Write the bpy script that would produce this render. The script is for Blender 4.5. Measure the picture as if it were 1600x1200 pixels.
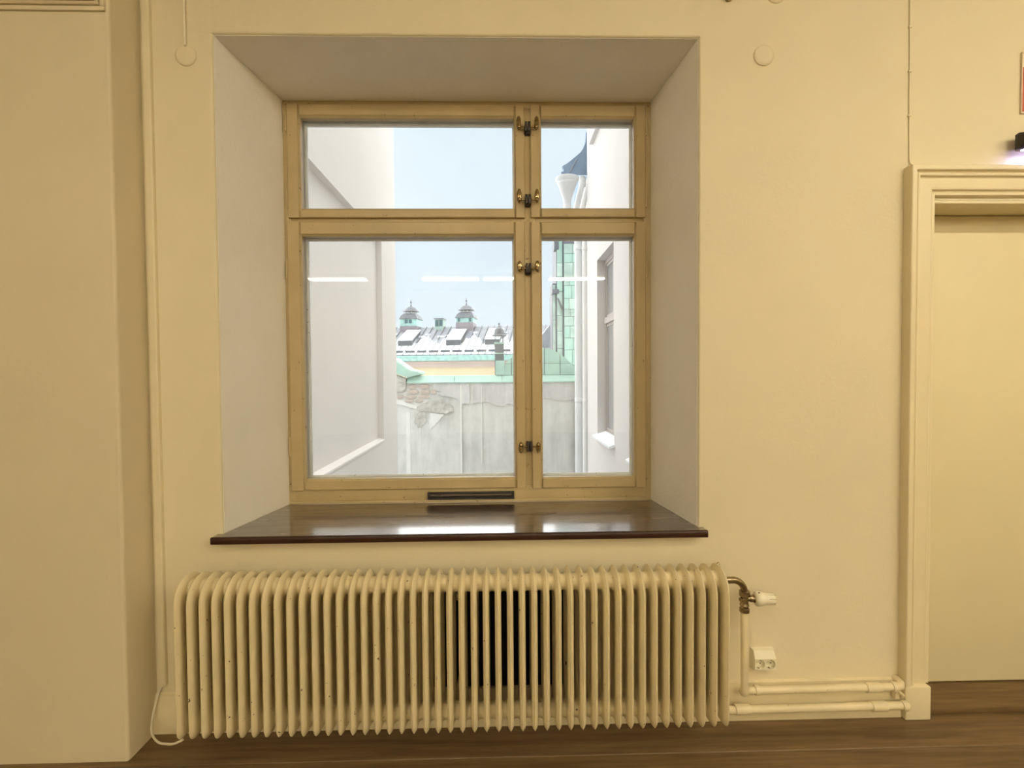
import bpy, bmesh, math, random
from mathutils import Vector, Matrix

# ------------------------------------------------------------------ clean
for o in list(bpy.data.objects):
    bpy.data.objects.remove(o)
scene = bpy.context.scene
col = scene.collection
PI = math.pi

# ------------------------------------------------------------------ camera
cam_d = bpy.data.cameras.new('camera')
cam_d.sensor_width = 36.0
cam_d.lens = 760.0 / 1600.0 * 36.0
cam_d.clip_start = 0.05
cam_d.clip_end = 500
cam = bpy.data.objects.new('camera', cam_d)
col.objects.link(cam)
PITCH, YAW, ROLL = -0.0244, 0.0221, -0.0073
fw = Vector((math.sin(YAW) * math.cos(PITCH), math.cos(YAW) * math.cos(PITCH), math.sin(PITCH)))
rt = Vector((math.cos(YAW), -math.sin(YAW), 0))
up = rt.cross(fw)
r2 = rt * math.cos(ROLL) + up * math.sin(ROLL)
u2 = up * math.cos(ROLL) - rt * math.sin(ROLL)
m = Matrix((r2, u2, -fw)).transposed().to_4x4()
m.translation = Vector((0, -2.111, 1.546))
cam.matrix_world = m
scene.camera = cam

# ------------------------------------------------------------------ view
scene.view_settings.view_transform = 'Standard'
scene.view_settings.look = 'None'
scene.view_settings.exposure = 0.0
scene.view_settings.gamma = 1.0
scene.view_settings.use_curve_mapping = False

# ------------------------------------------------------------------ world: even overcast sky
LAMP_STRENGTH = 105.0
world = bpy.data.worlds.new('overcast_sky')
scene.world = world
world.use_nodes = True
wn = world.node_tree
wn.nodes.clear()
w_out = wn.nodes.new('ShaderNodeOutputWorld')
w_bg = wn.nodes.new('ShaderNodeBackground')
w_tc = wn.nodes.new('ShaderNodeTexCoord')
w_ns = wn.nodes.new('ShaderNodeTexNoise')
w_ns.inputs['Scale'].default_value = 2.2
w_ns.inputs['Detail'].default_value = 3
w_rp = wn.nodes.new('ShaderNodeValToRGB')
w_rp.color_ramp.elements[0].position = 0.35
w_rp.color_ramp.elements[0].color = (0.71, 0.82, 0.90, 1)
w_rp.color_ramp.elements[1].position = 0.68
w_rp.color_ramp.elements[1].color = (0.81, 0.91, 0.97, 1)
wn.links.new(w_tc.outputs['Generated'], w_ns.inputs['Vector'])
wn.links.new(w_ns.outputs['Fac'], w_rp.inputs['Fac'])
wn.links.new(w_rp.outputs['Color'], w_bg.inputs['Color'])
w_bg.inputs['Strength'].default_value = 1.2
wn.links.new(w_bg.outputs['Background'], w_out.inputs['Surface'])

# sun veiled by cloud, a broad soft source high over the courtyard
sun_d = bpy.data.lights.new('veiled_sun', 'SUN')
sun_d.energy = 8.0
sun_d.angle = math.radians(165)
sun_d.color = (1.0, 0.97, 0.93)
sun = bpy.data.objects.new('veiled_sun', sun_d)
col.objects.link(sun)
sdir = Vector((-0.02, 0.62, 0.78)).normalized()     # towards the sun
sun.rotation_euler = sdir.to_track_quat('Z', 'Y').to_euler()
sun.location = (0, 8, 16)

# ------------------------------------------------------------------ materials
MATS = {}


def nodes_of(name):
    mt = bpy.data.materials.new(name)
    mt.use_nodes = True
    nt = mt.node_tree
    b = nt.nodes['Principled BSDF']
    return mt, nt, b


def mapping(nt, scale=(1, 1, 1), rnd=False):
    tc = nt.nodes.new('ShaderNodeTexCoord')
    mp = nt.nodes.new('ShaderNodeMapping')
    mp.inputs['Scale'].default_value = scale
    nt.links.new(tc.outputs['Object'], mp.inputs['Vector'])
    if rnd:
        oi = nt.nodes.new('ShaderNodeObjectInfo')
        ml = nt.nodes.new('ShaderNodeMath')
        ml.operation = 'MULTIPLY'
        ml.inputs[1].default_value = 37.0
        nt.links.new(oi.outputs['Random'], ml.inputs[0])
        cb = nt.nodes.new('ShaderNodeCombineXYZ')
        for i in range(3):
            nt.links.new(ml.outputs[0], cb.inputs[i])
        nt.links.new(cb.outputs[0], mp.inputs['Location'])
    return mp


def noise(nt, vec, scale, detail=4, rough=0.55):
    n = nt.nodes.new('ShaderNodeTexNoise')
    n.inputs['Scale'].default_value = scale
    n.inputs['Detail'].default_value = detail
    n.inputs['Roughness'].default_value = rough
    nt.links.new(vec.outputs[0], n.inputs['Vector'])
    return n


def ramp(nt, fac, stops):
    r = nt.nodes.new('ShaderNodeValToRGB')
    el = r.color_ramp.elements
    while len(el) < len(stops):
        el.new(0.5)
    for e, (p, c) in zip(el, stops):
        e.position = p
        e.color = (c[0], c[1], c[2], 1) if not isinstance(c, (int, float)) else (c, c, c, 1)
    nt.links.new(fac, r.inputs['Fac'])
    return r


def mixc(nt, fac, a, b):
    mx = nt.nodes.new('ShaderNodeMix')
    mx.data_type = 'RGBA'
    for s, v in ((mx.inputs[0], fac), (mx.inputs[6], a), (mx.inputs[7], b)):
        if hasattr(v, 'is_linked'):
            nt.links.new(v, s)
        elif isinstance(v, (int, float)):
            s.default_value = v
        else:
            s.default_value = (v[0], v[1], v[2], 1)
    return mx.outputs[2]


def bump(nt, b, height, strength, dist=0.01):
    bp = nt.nodes.new('ShaderNodeBump')
    bp.inputs['Strength'].default_value = strength
    bp.inputs['Distance'].default_value = dist
    nt.links.new(height, bp.inputs['Height'])
    nt.links.new(bp.outputs['Normal'], b.inputs['Normal'])


def surf(name, c, rough=0.6, var=0.06, vscale=3.0, bscale=0, bstr=0.2, bdist=0.004, metal=0.0,
         spec=0.5, chips=None, rnd=False, stretch=(1, 1, 1), dark=None):
    """painted / plastered surface: base colour with mottling, fine relief, optional paint chips"""
    mt, nt, b = nodes_of(name)
    mp = mapping(nt, stretch, rnd)
    n = noise(nt, mp, vscale, 5)
    lo = tuple(max(0, x * (1 - var)) for x in c) if dark is None else dark
    hi = tuple(min(1, x * (1 + var)) for x in c)
    r = ramp(nt, n.outputs['Fac'], [(0.3, lo), (0.7, hi)])
    colr = r.outputs['Color']
    if chips:
        cs, thr, cc = chips
        n3 = noise(nt, mp, cs, 3, 0.6)
        cr = ramp(nt, n3.outputs['Fac'], [(thr, 0.0), (thr + 0.015, 1.0)])
        colr = mixc(nt, cr.outputs['Color'], colr, cc)
    nt.links.new(colr, b.inputs['Base Color'])
    b.inputs['Roughness'].default_value = rough
    b.inputs['Metallic'].default_value = metal
    b.inputs['Specular IOR Level'].default_value = spec
    if bscale:
        n2 = noise(nt, mp, bscale, 6, 0.6)
        bump(nt, b, n2.outputs['Fac'], bstr, bdist)
    MATS[name] = mt
    return mt


def emit(name, c, s):
    mt = bpy.data.materials.new(name)
    mt.use_nodes = True
    nt = mt.node_tree
    nt.nodes.clear()
    o = nt.nodes.new('ShaderNodeOutputMaterial')
    e = nt.nodes.new('ShaderNodeEmission')
    e.inputs['Color'].default_value = (*c, 1)
    e.inputs['Strength'].default_value = s
    nt.links.new(e.outputs[0], o.inputs['Surface'])
    return mt


WALL = (0.78, 0.69, 0.49)
M_wall = surf('wall_plaster', WALL, 0.62, 0.035, 1.3, 55, 0.22, 0.004, spec=0.35)
M_reveal = surf('reveal_daylight_plaster', (0.93, 0.895, 0.82), 0.7, 0.025, 3.0, 45, 0.45, 0.005, spec=0.3)  # paler than the wall: daylight on the reveal put into the colour
M_pier = surf('pier_plaster', (0.72, 0.63, 0.445), 0.62, 0.03, 1.2, 45, 0.2, 0.004, spec=0.35)
M_room = surf('room_plaster', (0.76, 0.68, 0.52), 0.75, 0.03, 1.0)
M_ceil = surf('ceiling_paint', (0.84, 0.79, 0.68), 0.8, 0.02, 1.0)
M_wood_paint = surf('window_paint', (0.50, 0.39, 0.21), 0.42, 0.08, 6, 30, 0.12, 0.003, spec=0.5,
                    chips=(38, 0.69, (0.16, 0.09, 0.035)))
M_outer_sash = surf('outer_sash_paint', (0.90, 0.88, 0.84), 0.5, 0.08, 8, 30, 0.1, 0.003,
                    chips=(30, 0.70, (0.25, 0.2, 0.15)))
M_trim = surf('trim_paint', (0.80, 0.70, 0.47), 0.4, 0.04, 3, 18, 0.1, 0.004, spec=0.5)
M_door = surf('door_paint', (0.77, 0.68, 0.44), 0.5, 0.03, 1.5, 60, 0.06, 0.002)
M_rad = surf('radiator_enamel', (0.82, 0.71, 0.46), 0.33, 0.06, 9, 26, 0.05, 0.003, spec=0.5,
             chips=(46, 0.70, (0.07, 0.03, 0.012)), rnd=True)
M_pipe = surf('pipe_paint', (0.79, 0.69, 0.46), 0.38, 0.06, 10, 22, 0.14, 0.004,
              chips=(50, 0.71, (0.12, 0.06, 0.02)))
M_base = surf('skirting_paint', (0.79, 0.69, 0.46), 0.42, 0.05, 6, 16, 0.16, 0.004)
M_brass = surf('worn_brass', (0.42, 0.31, 0.16), 0.2, 0.2, 30, metal=1.0)
M_nickel = surf('dull_nickel', (0.34, 0.27, 0.17), 0.27, 0.15, 40, metal=1.0)
M_iron = surf('dark_iron', (0.02, 0.012, 0.008), 0.45, 0.2, 30)
M_black = surf('black_plastic', (0.012, 0.008, 0.007), 0.35, 0.1, 20)
M_cream = surf('cream_plastic', (0.84, 0.78, 0.60), 0.35, 0.02, 6)
M_slot = surf('dark_slot', (0.05, 0.03, 0.02), 0.6, 0.1, 20)
M_cable = surf('painted_cable', (0.78, 0.69, 0.48), 0.5, 0.03, 10)
M_wcable = surf('cord_white', (0.83, 0.76, 0.60), 0.5, 0.03, 10)
M_vent = surf('vent_metal', (0.60, 0.50, 0.32), 0.6, 0.1, 6, 30, 0.3, 0.004)


def mat_sill():
    mt, nt, b = nodes_of('sill_lacquer')
    mp = mapping(nt, (0.7, 7, 7))
    n = noise(nt, mp, 9, 6, 0.65)
    r = ramp(nt, n.outputs['Fac'], [(0.3, (0.020, 0.007, 0.004)), (0.7, (0.055, 0.023, 0.013))])
    nt.links.new(r.outputs['Color'], b.inputs['Base Color'])
    n2 = noise(nt, mp, 5, 5, 0.6)
    rr = ramp(nt, n2.outputs['Fac'], [(0.3, 0.24), (0.7, 0.40)])
    nt.links.new(rr.outputs['Color'], b.inputs['Roughness'])
    b.inputs['Specular IOR Level'].default_value = 0.8
    b.inputs['Coat Weight'].default_value = 1.0
    b.inputs['Coat IOR'].default_value = 2.5
    b.inputs['Coat Roughness'].default_value = 0.10
    bump(nt, b, n2.outputs['Fac'], 0.03, 0.001)
    return mt


def mat_plank(name, a, c, rough=0.5):
    mt, nt, b = nodes_of(name)
    mp = mapping(nt, (0.5, 8, 8), True)
    n = noise(nt, mp, 5, 7, 0.65)
    r = ramp(nt, n.outputs['Fac'], [(0.28, a), (0.72, c)])
    n2 = noise(nt, mp, 1.1, 3)
    r2_ = ramp(nt, n2.outputs['Fac'], [(0.35, 0.72), (0.7, 1.0)])
    mx = nt.nodes.new('ShaderNodeMix')
    mx.data_type = 'RGBA'
    mx.blend_type = 'MULTIPLY'
    mx.inputs[0].default_value = 1.0
    nt.links.new(r.outputs['Color'], mx.inputs[6])
    nt.links.new(r2_.outputs['Color'], mx.inputs[7])
    nt.links.new(mx.outputs[2], b.inputs['Base Color'])
    b.inputs['Roughness'].default_value = rough
    bump(nt, b, n.outputs['Fac'], 0.25, 0.003)
    return mt


M_sill = mat_sill()
M_nosing = surf('sill_edge_lacquer', (0.035, 0.013, 0.007), 0.35, 0.2, 12, spec=0.3)
M_plank = mat_plank('floor_wood', (0.11, 0.065, 0.027), (0.26, 0.165, 0.075))
M_thresh = mat_plank('threshold_wood', (0.10, 0.055, 0.02), (0.24, 0.15, 0.06))
M_under = surf('subfloor', (0.03, 0.02, 0.012), 0.9)


def mat_glass():
    mt = bpy.data.materials.new('window_glass')
    mt.use_nodes = True
    nt = mt.node_tree
    nt.nodes.clear()
    o = nt.nodes.new('ShaderNodeOutputMaterial')
    t = nt.nodes.new('ShaderNodeBsdfTransparent')
    t.inputs['Color'].default_value = (0.99, 0.995, 0.995, 1)
    g = nt.nodes.new('ShaderNodeBsdfGlossy')
    g.inputs['Roughness'].default_value = 0.0
    f = nt.nodes.new('ShaderNodeFresnel')
    f.inputs['IOR'].default_value = 1.42
    mx = nt.nodes.new('ShaderNodeMixShader')
    nt.links.new(f.outputs[0], mx.inputs[0])
    nt.links.new(t.outputs[0], mx.inputs[1])
    nt.links.new(g.outputs[0], mx.inputs[2])
    nt.links.new(mx.outputs[0], o.inputs['Surface'])
    return mt


M_glass = mat_glass()

# outdoors
M_stucco = surf('pale_stucco', (0.79, 0.75, 0.705), 0.85, 0.03, 0.7, 14, 0.1, 0.01)
M_stucco2 = surf('white_stucco', (0.67, 0.64, 0.62), 0.85, 0.03, 0.7, 14, 0.1, 0.01)
M_copper = surf('green_copper', (0.43, 0.63, 0.54), 0.6, 0.10, 2.2, 9, 0.1, 0.01, rnd=True)
M_copper2 = surf('weathered_copper', (0.47, 0.60, 0.53), 0.65, 0.25, 1.6, 9, 0.15, 0.01, rnd=True)
M_copper3 = surf('verdigris_bright', (0.40, 0.64, 0.58), 0.6, 0.2, 3, rnd=True)
M_slate = surf('blue_slate', (0.20, 0.29, 0.40), 0.6, 0.12, 5, 20, 0.2, 0.01)
M_zinc = surf('grey_zinc', (0.25, 0.265, 0.30), 0.5, 0.14, 1.2, 8, 0.1, 0.01, rnd=True)
M_dzinc = surf('dark_zinc', (0.16, 0.17, 0.19), 0.5, 0.14, 1.5, rnd=True)
M_purple = surf('plum_board', (0.33, 0.29, 0.32), 0.6, 0.1, 3)
M_snow = surf('snow', (0.80, 0.82, 0.835), 0.9, 0.02, 2, 12, 0.2, 0.02)
M_yellow = surf('yellow_plaster', (0.85, 0.70, 0.46), 0.85, 0.04, 1)
M_pink = surf('pink_cornice', (0.68, 0.54, 0.47), 0.8, 0.06, 1)
M_pwhite = surf('white_drainpipe', (0.83, 0.82, 0.80), 0.5, 0.03, 3)
M_pgrey = surf('pale_grey_drainpipe', (0.70, 0.71, 0.72), 0.5, 0.05, 3)
M_extframe = surf('taupe_window_paint', (0.42, 0.38, 0.36), 0.6, 0.06, 4)
M_extglass = surf('dark_window_glass', (0.30, 0.31, 0.32), 0.12, 0.05, 2)
M_louvre = surf('louvre_dark', (0.10, 0.18, 0.20), 0.6, 0.1, 3)
M_stone = surf('pink_rubble_stone', (0.58, 0.49, 0.43), 0.9, 0.12, 6, 20, 0.5, 0.03, rnd=True)
M_boulder = surf('grey_rubble', (0.55, 0.53, 0.48), 0.9, 0.3, 5, 10, 0.6, 0.05)
M_ground = surf('courtyard_ground', (0.62, 0.63, 0.64), 0.9, 0.06, 0.5)


def mat_old_wall(name, base, darkc, light):
    mt, nt, b = nodes_of(name)
    mp = mapping(nt, (1, 1, 0.22))
    n = noise(nt, mp, 2.6, 7, 0.62)
    r = ramp(nt, n.outputs['Fac'], [(0.3, darkc), (0.5, base), (0.72, light)])
    mp2 = mapping(nt, (1, 1, 1))
    n2 = noise(nt, mp2, 1.7, 8, 0.7)
    r2_ = ramp(nt, n2.outputs['Fac'], [(0.30, 0.80), (0.6, 1.0)])
    mx = nt.nodes.new('ShaderNodeMix')
    mx.data_type = 'RGBA'
    mx.blend_type = 'MULTIPLY'
    mx.inputs[0].default_value = 0.8
    nt.links.new(r.outputs['Color'], mx.inputs[6])
    nt.links.new(r2_.outputs['Color'], mx.inputs[7])
    nt.links.new(mx.outputs[2], b.inputs['Base Color'])
    b.inputs['Roughness'].default_value = 0.9
    n4 = noise(nt, mp2, 5, 8, 0.7)
    bump(nt, b, n4.outputs['Fac'], 0.35, 0.03)
    return mt


M_old = mat_old_wall('weathered_render', (0.72, 0.71, 0.66), (0.58, 0.58, 0.545), (0.80, 0.79, 0.74))
M_old2 = mat_old_wall('loose_render', (0.70, 0.68, 0.655), (0.54, 0.53, 0.51), (0.80, 0.78, 0.75))
M_lime = surf('white_lime', (0.80, 0.79, 0.74), 0.9, 0.05, 3)


# ------------------------------------------------------------------ mesh helpers
def B():
    return bmesh.new()


def box(bm, x0, y0, z0, x1, y1, z1, bev=0.0, seg=2):
    lo = (min(x0, x1), min(y0, y1), min(z0, z1))
    hi = (max(x0, x1), max(y0, y1), max(z0, z1))
    v = [bm.verts.new((hi[0] if i & 1 else lo[0], hi[1] if i & 2 else lo[1], hi[2] if i & 4 else lo[2])) for i in range(8)]
    fs = [bm.faces.new([v[i] for i in q]) for q in ((0, 2, 3, 1), (4, 5, 7, 6), (0, 1, 5, 4), (2, 6, 7, 3), (0, 4, 6, 2), (1, 3, 7, 5))]
    if bev > 0:
        es = list({e for f in fs for e in f.edges})
        bmesh.ops.bevel(bm, geom=es, offset=bev, segments=seg, affect='EDGES', profile=0.5, clamp_overlap=True)
    return bm


def prism(bm, poly, axis, a0, a1, bev=0.0, bevseg=2):
    """poly: 2D points; axis 'x' -> (y,z), 'y' -> (x,z), 'z' -> (x,y); extruded from a0 to a1"""
    def P(p, a):
        return (a, p[0], p[1]) if axis == 'x' else ((p[0], a, p[1]) if axis == 'y' else (p[0], p[1], a))
    A = [bm.verts.new(P(p, a0)) for p in poly]
    C = [bm.verts.new(P(p, a1)) for p in poly]
    n = len(poly)
    fs = [bm.faces.new(A), bm.faces.new(C[::-1])]
    for i in range(n):
        j = (i + 1) % n
        fs.append(bm.faces.new((A[i], C[i], C[j], A[j])))
    bmesh.ops.recalc_face_normals(bm, faces=fs)
    if bev > 0:
        es = list({e for f in fs[:2] for e in f.edges})
        bmesh.ops.bevel(bm, geom=es, offset=bev, segments=bevseg, affect='EDGES', profile=0.5, clamp_overlap=True)
    return bm


def frame_of(d):
    d = Vector(d).normalized()
    a = Vector((0, 0, 1)) if abs(d.z) < 0.9 else Vector((1, 0, 0))
    s = d.cross(a).normalized()
    return s, s.cross(d).normalized()


def tube(bm, pts, r, n=12, cap=True):
    pts = [Vector(p) for p in pts]
    rs = r if isinstance(r, (list, tuple)) else [r] * len(pts)
    rings = []
    s = None
    for i, p in enumerate(pts):
        if i == 0:
            d = pts[1] - pts[0]
        elif i == len(pts) - 1:
            d = pts[-1] - pts[-2]
        else:
            d = (pts[i + 1] - p).normalized() + (p - pts[i - 1]).normalized()
        d.normalize()
        if s is None:
            s, t = frame_of(d)
        else:
            s = (s - d * s.dot(d)).normalized()
        t = s.cross(d).normalized()
        rings.append([bm.verts.new(p + (s * math.cos(2 * PI * k / n) + t * math.sin(2 * PI * k / n)) * rs[i]) for k in range(n)])
    fs = []
    for a, b in zip(rings, rings[1:]):
        for k in range(n):
            fs.append(bm.faces.new((a[k], a[(k + 1) % n], b[(k + 1) % n], b[k])))
    if cap:
        fs.append(bm.faces.new(rings[0][::-1]))
        fs.append(bm.faces.new(rings[-1]))
    bmesh.ops.recalc_face_normals(bm, faces=fs)
    return bm


def lathe(bm, prof, origin, axis=(0, 0, 1), n=24, rot=0.0, sx=1.0):
    """prof: (radius, height along axis)"""
    o = Vector(origin)
    d = Vector(axis).normalized()
    s, t = frame_of(d)
    rings = []
    for r, h in prof:
        if r < 1e-6:
            rings.append([bm.verts.new(o + d * h)])
        else:
            rings.append([bm.verts.new(o + d * h + (s * math.cos(2 * PI * k / n + rot) * sx + t * math.sin(2 * PI * k / n + rot)) * r) for k in range(n)])
    fs = []
    for a, b in zip(rings, rings[1:]):
        for k in range(n):
            k2 = (k + 1) % n
            if len(a) == 1 and len(b) == 1:
                continue
            if len(a) == 1:
                fs.append(bm.faces.new((a[0], b[k], b[k2])))
            elif len(b) == 1:
                fs.append(bm.faces.new((a[k], a[k2], b[0])))
            else:
                fs.append(bm.faces.new((a[k], a[k2], b[k2], b[k])))
    if len(rings[0]) > 1:
        fs.append(bm.faces.new(rings[0]))
    if len(rings[-1]) > 1:
        fs.append(bm.faces.new(rings[-1][::-1]))
    bmesh.ops.recalc_face_normals(bm, faces=fs)
    return bm


def ellipsoid(bm, c, r, nu=16, nv=10):
    prof = [(math.sin(PI * i / nv), -math.cos(PI * i / nv)) for i in range(nv + 1)]
    prof[0] = (0, -1)
    prof[-1] = (0, 1)
    vs0 = set(bm.verts)
    lathe(bm, prof, (0, 0, 0), (0, 0, 1), nu)
    for v in bm.verts:
        if v not in vs0:
            v.co = Vector((v.co.x * r[0] + c[0], v.co.y * r[1] + c[1], v.co.z * r[2] + c[2]))
    return bm


def wpos(o):
    p = Vector((0, 0, 0))
    while o is not None:
        p += o.location
        o = o.parent
    return p


def obj(name, bm, mat, parent=None, smooth=35, local=False):
    """link a bmesh as ONE mesh object; vertices are given in world space (or in the root's space when local)"""
    xs = [v.co for v in bm.verts]
    lo = Vector((min(c.x for c in xs), min(c.y for c in xs), min(c.z for c in xs)))
    hi = Vector((max(c.x for c in xs), max(c.y for c in xs), max(c.z for c in xs)))
    loc = Vector(((lo.x + hi.x) / 2, (lo.y + hi.y) / 2, lo.z))
    for v in bm.verts:
        v.co -= loc
    me = bpy.data.meshes.new(name)
    bm.to_mesh(me)
    bm.free()
    me.materials.append(mat)
    if smooth:
        me.shade_smooth()
        me.set_sharp_from_angle(angle=math.radians(smooth))
    o = bpy.data.objects.new(name, me)
    col.objects.link(o)
    if parent is not None:
        o.parent = parent
        if local:
            off = Vector((0, 0, 0))
            p = parent
            while p.parent is not None:
                off += p.location
                p = p.parent
            o.location = loc - off
        else:
            o.location = loc - wpos(parent)
    else:
        o.location = loc
    return o


def tag(o, label, cat, group=None):
    o['label'] = label
    o['category'] = cat
    if group:
        o['group'] = group
    return o


def thing(name, label, cat, loc=(0, 0, 0), group=None):
    o = bpy.data.objects.new(name, None)
    o.empty_display_size = 0.1
    col.objects.link(o)
    o.location = loc
    return tag(o, label, cat, group)


def struct(name, label=None, bm=None, mat=None, loc=(0, 0, 0), smooth=35):
    if bm is None:
        o = bpy.data.objects.new(name, None)
        o.empty_display_size = 0.1
        col.objects.link(o)
        o.location = loc
    else:
        o = obj(name, bm, mat, None, smooth)
    o['kind'] = 'structure'
    if label:
        o['label'] = label
        o['category'] = name.split('_')[0]
    return o


def clone(src, parent, loc, name=None):
    c = src.copy()
    col.objects.link(c)
    c.parent = parent
    c.location = loc
    return c


# ------------------------------------------------------------------ room shell
XL, XR, YB, ZC = -4.4, 6.2, -9.2, 3.60
RX0, RX1, RZ1 = -1.207, 0.864, 2.982        # reveal at the wall face
FX0, FX1, FZ0, FZ1, FY = -1.127, 0.802, 0.857, 2.964, 0.465   # reveal at the window frame
WT = 0.66                                   # wall thickness
DX0, DX1, DZ1 = 1.885, 2.765, 2.285         # door opening


def arc2(cx, cy, r, a0, a1, n=5):
    return [(cx + r * math.cos(math.radians(a0 + (a1 - a0) * i / n)), cy + r * math.sin(math.radians(a0 + (a1 - a0) * i / n))) for i in range(n + 1)]


bm = B()
rr = 0.010
# left and right of the window (plan outlines, rounded plaster arris at the reveal edge)
for za, zb_, rnd_ in ((0, FZ0 - 0.030, 0), (FZ0 - 0.030, RZ1 + 0.002, 1), (RZ1 + 0.002, ZC, 0)):
    la = arc2(RX0 - rr, rr, rr, -90, 8) if rnd_ else [(RX0, 0)]
    ra = arc2(RX1 + rr, rr, rr, 172, 270) if rnd_ else [(RX1, 0)]
    prism(bm, [(XL, 0)] + la + [(FX0, FY), (FX0, WT), (XL, WT)], 'z', za, zb_)
    prism(bm, [(DX0, 0), (DX0, WT), (FX1, WT), (FX1, FY)] + ra, 'z', za, zb_)
# above the window, below the window
prism(bm, [(WT, ZC), (0, ZC)] + arc2(rr, RZ1 + rr, rr, 180, 270) + [(FY, FZ1), (WT, FZ1)], 'x', RX0, RX1)
prism(bm, [(0, 0), (WT, 0), (WT, FZ0 - 0.03), (0, FZ0 - 0.030)], 'x', RX0, RX1)
# above and right of the door
box(bm, DX0, 0, DZ1, DX1, WT, ZC)
box(bm, DX1, 0, 0, XR, WT, ZC)
box(bm, DX0, 0.26, 0, DX1, WT, DZ1)
wall_back = struct('wall_back', 'cream plastered wall around the deep window opening', bm, M_wall, smooth=30)

# lining of the reveal, whitened to stand in for daylight on the plaster
t_ = 0.004
for nm, poly, ax, a0, a1 in (
        ('reveal_lining', [(RX0 - 0.003, 0.012), (RX0 + t_ * 0.5, 0.010), (FX0 + t_, FY + 0.003), (FX0 - 0.01, FY + 0.003)], 'z', FZ0, RZ1),
        ('reveal_lining', [(RX1 + 0.003, 0.012), (RX1 - t_ * 0.5, 0.010), (FX1 - t_, FY + 0.003), (FX1 + 0.01, FY + 0.003)], 'z', FZ0, RZ1),
        ('reveal_lining', [(0.012, RZ1 + 0.003), (0.010, RZ1 - t_ * 0.5), (FY + 0.003, FZ1 - t_), (FY + 0.003, FZ1 + 0.01)], 'x', RX0, RX1)):
    bm = B(); prism(bm, poly, ax, a0, a1)
    obj(nm, bm, M_reveal, wall_back, 30)

bm = B()
prism(bm, [(XL, 0.0), (XL, -0.168)] + arc2(-1.503 - 0.012, -0.168 + 0.012, 0.012, -90, 0) + [(-1.503, 0.0)], 'z', 0, ZC)
struct('wall_pier', 'cream plastered pier standing forward at the far left', bm, M_pier)
bm = B(); box(bm, XL - 0.2, YB, 0, XL, WT, ZC)
struct('wall_left', 'plain cream side wall', bm, M_room)
bm = B(); box(bm, XR, YB, 0, XR + 0.2, WT, ZC)
struct('wall_right', 'plain cream side wall beyond the door', bm, M_room)
bm = B(); box(bm, XL - 0.2, YB - 0.2, 0, XR + 0.2, YB, ZC)
struct('wall_front', 'plain cream wall facing the window', bm, M_room)
bm = B(); box(bm, XL - 0.2, YB - 0.2, ZC, XR + 0.2, WT, ZC + 0.25)
struct('ceiling', 'off white ceiling', bm, M_ceil)

bm = B(); box(bm, XL - 0.2, YB - 0.2, -0.25, XR + 0.2, WT, -0.022)
floor = struct('floor', 'worn brown floorboards running along the wall', bm, M_under)
random.seed(4)
PW = 0.193
y1 = -0.001
src = {}
k = 0
while y1 > YB:
    y0 = max(y1 - PW, YB)
    cuts = [XL] + sorted([random.uniform(-2.6, -1.9) - 0.5 * (k % 2), random.uniform(2.6, 3.6)]) + [XR]
    for xa, xb in zip(cuts, cuts[1:]):
        bm = B()
        box(bm, xa + 0.001, y0 + 0.0016, -0.022, xb - 0.001, y1 - 0.0016, random.uniform(-0.0012, 0.0), 0.0022, 1)
        obj('floor_plank', bm, M_plank, floor)
    y1 -= PW
    k += 1

# skirting board behind the radiator and up to the door casing
bm = B()
prism(bm, [(0, 0), (-0.024, 0), (-0.024, 0.118), (-0.020, 0.124), (-0.020, 0.138), (-0.013, 0.150), (-0.012, 0.163), (-0.004, 0.168), (0, 0.168)], 'x', -1.503, 1.768)
struct('baseboard_back', 'cream painted skirting board behind the heating pipes', bm, M_base)

# ------------------------------------------------------------------ door
door = struct('door_1', 'flat cream door in a moulded casing at the right edge', loc=(2.32, 0, 0))
PROF = [(0.000, 0.0), (0.0, 0.043), (0.003, 0.046), (0.020, 0.046), (0.023, 0.043), (0.024, 0.033), (0.030, 0.030), (0.036, 0.036), (0.042, 0.036),
        (0.045, 0.033), (0.046, 0.026), (0.052, 0.023), (0.072, 0.026), (0.090, 0.029), (0.096, 0.031), (0.102, 0.029), (0.103, 0.022), (0.110, 0.018), (0.115, 0.020),
        (0.122, 0.020), (0.124, 0.017), (0.128, 0.0)]
AX0, AX1, AZ = 1.768, 2.882, 2.424


def casing(pathf, name):
    bm = B()
    A, C = [], []
    for u, v in PROF:
        a, c = pathf(u, v)
        A.append(bm.verts.new(a)); C.append(bm.verts.new(c))
    fs = [bm.faces.new(A), bm.faces.new(C[::-1])]
    for i in range(len(A)):
        j = (i + 1) % len(A)
        fs.append(bm.faces.new((A[i], C[i], C[j], A[j])))
    bmesh.ops.recalc_face_normals(bm, faces=fs)
    return obj(name, bm, M_trim, door, 25)


casing(lambda u, v: ((AX0 + u, -v, 0.150), (AX0 + u, -v, AZ - u)), 'side_casing')
casing(lambda u, v: ((AX1 - u, -v, 0.150), (AX1 - u, -v, AZ - u)), 'side_casing')
casing(lambda u, v: ((AX0 + u, -v, AZ - u), (AX1 - u, -v, AZ - u)), 'head_casing')
for x0, x1 in ((AX0 - 0.002, AX0 + 0.112), (AX1 - 0.112, AX1 + 0.002)):
    bm = B(); box(bm, x0, 0, 0, x1, -0.048, 0.150, 0.006, 3)
    obj('plinth_block', bm, M_trim, door)
bm = B()
box(bm, DX0 - 0.0, 0.0, DZ1 - 0.012, DX1, 0.26, DZ1 - 0.001)
box(bm, DX0, 0, 0.026, DX0 + 0.011, 0.26, DZ1 - 0.012)
box(bm, DX1 - 0.011, 0, 0.026, DX1, 0.26, DZ1 - 0.012)
box(bm, DX0 + 0.011, 0.205, DZ1 - 0.03, DX1 - 0.011, 0.255, DZ1 - 0.012)
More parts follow.
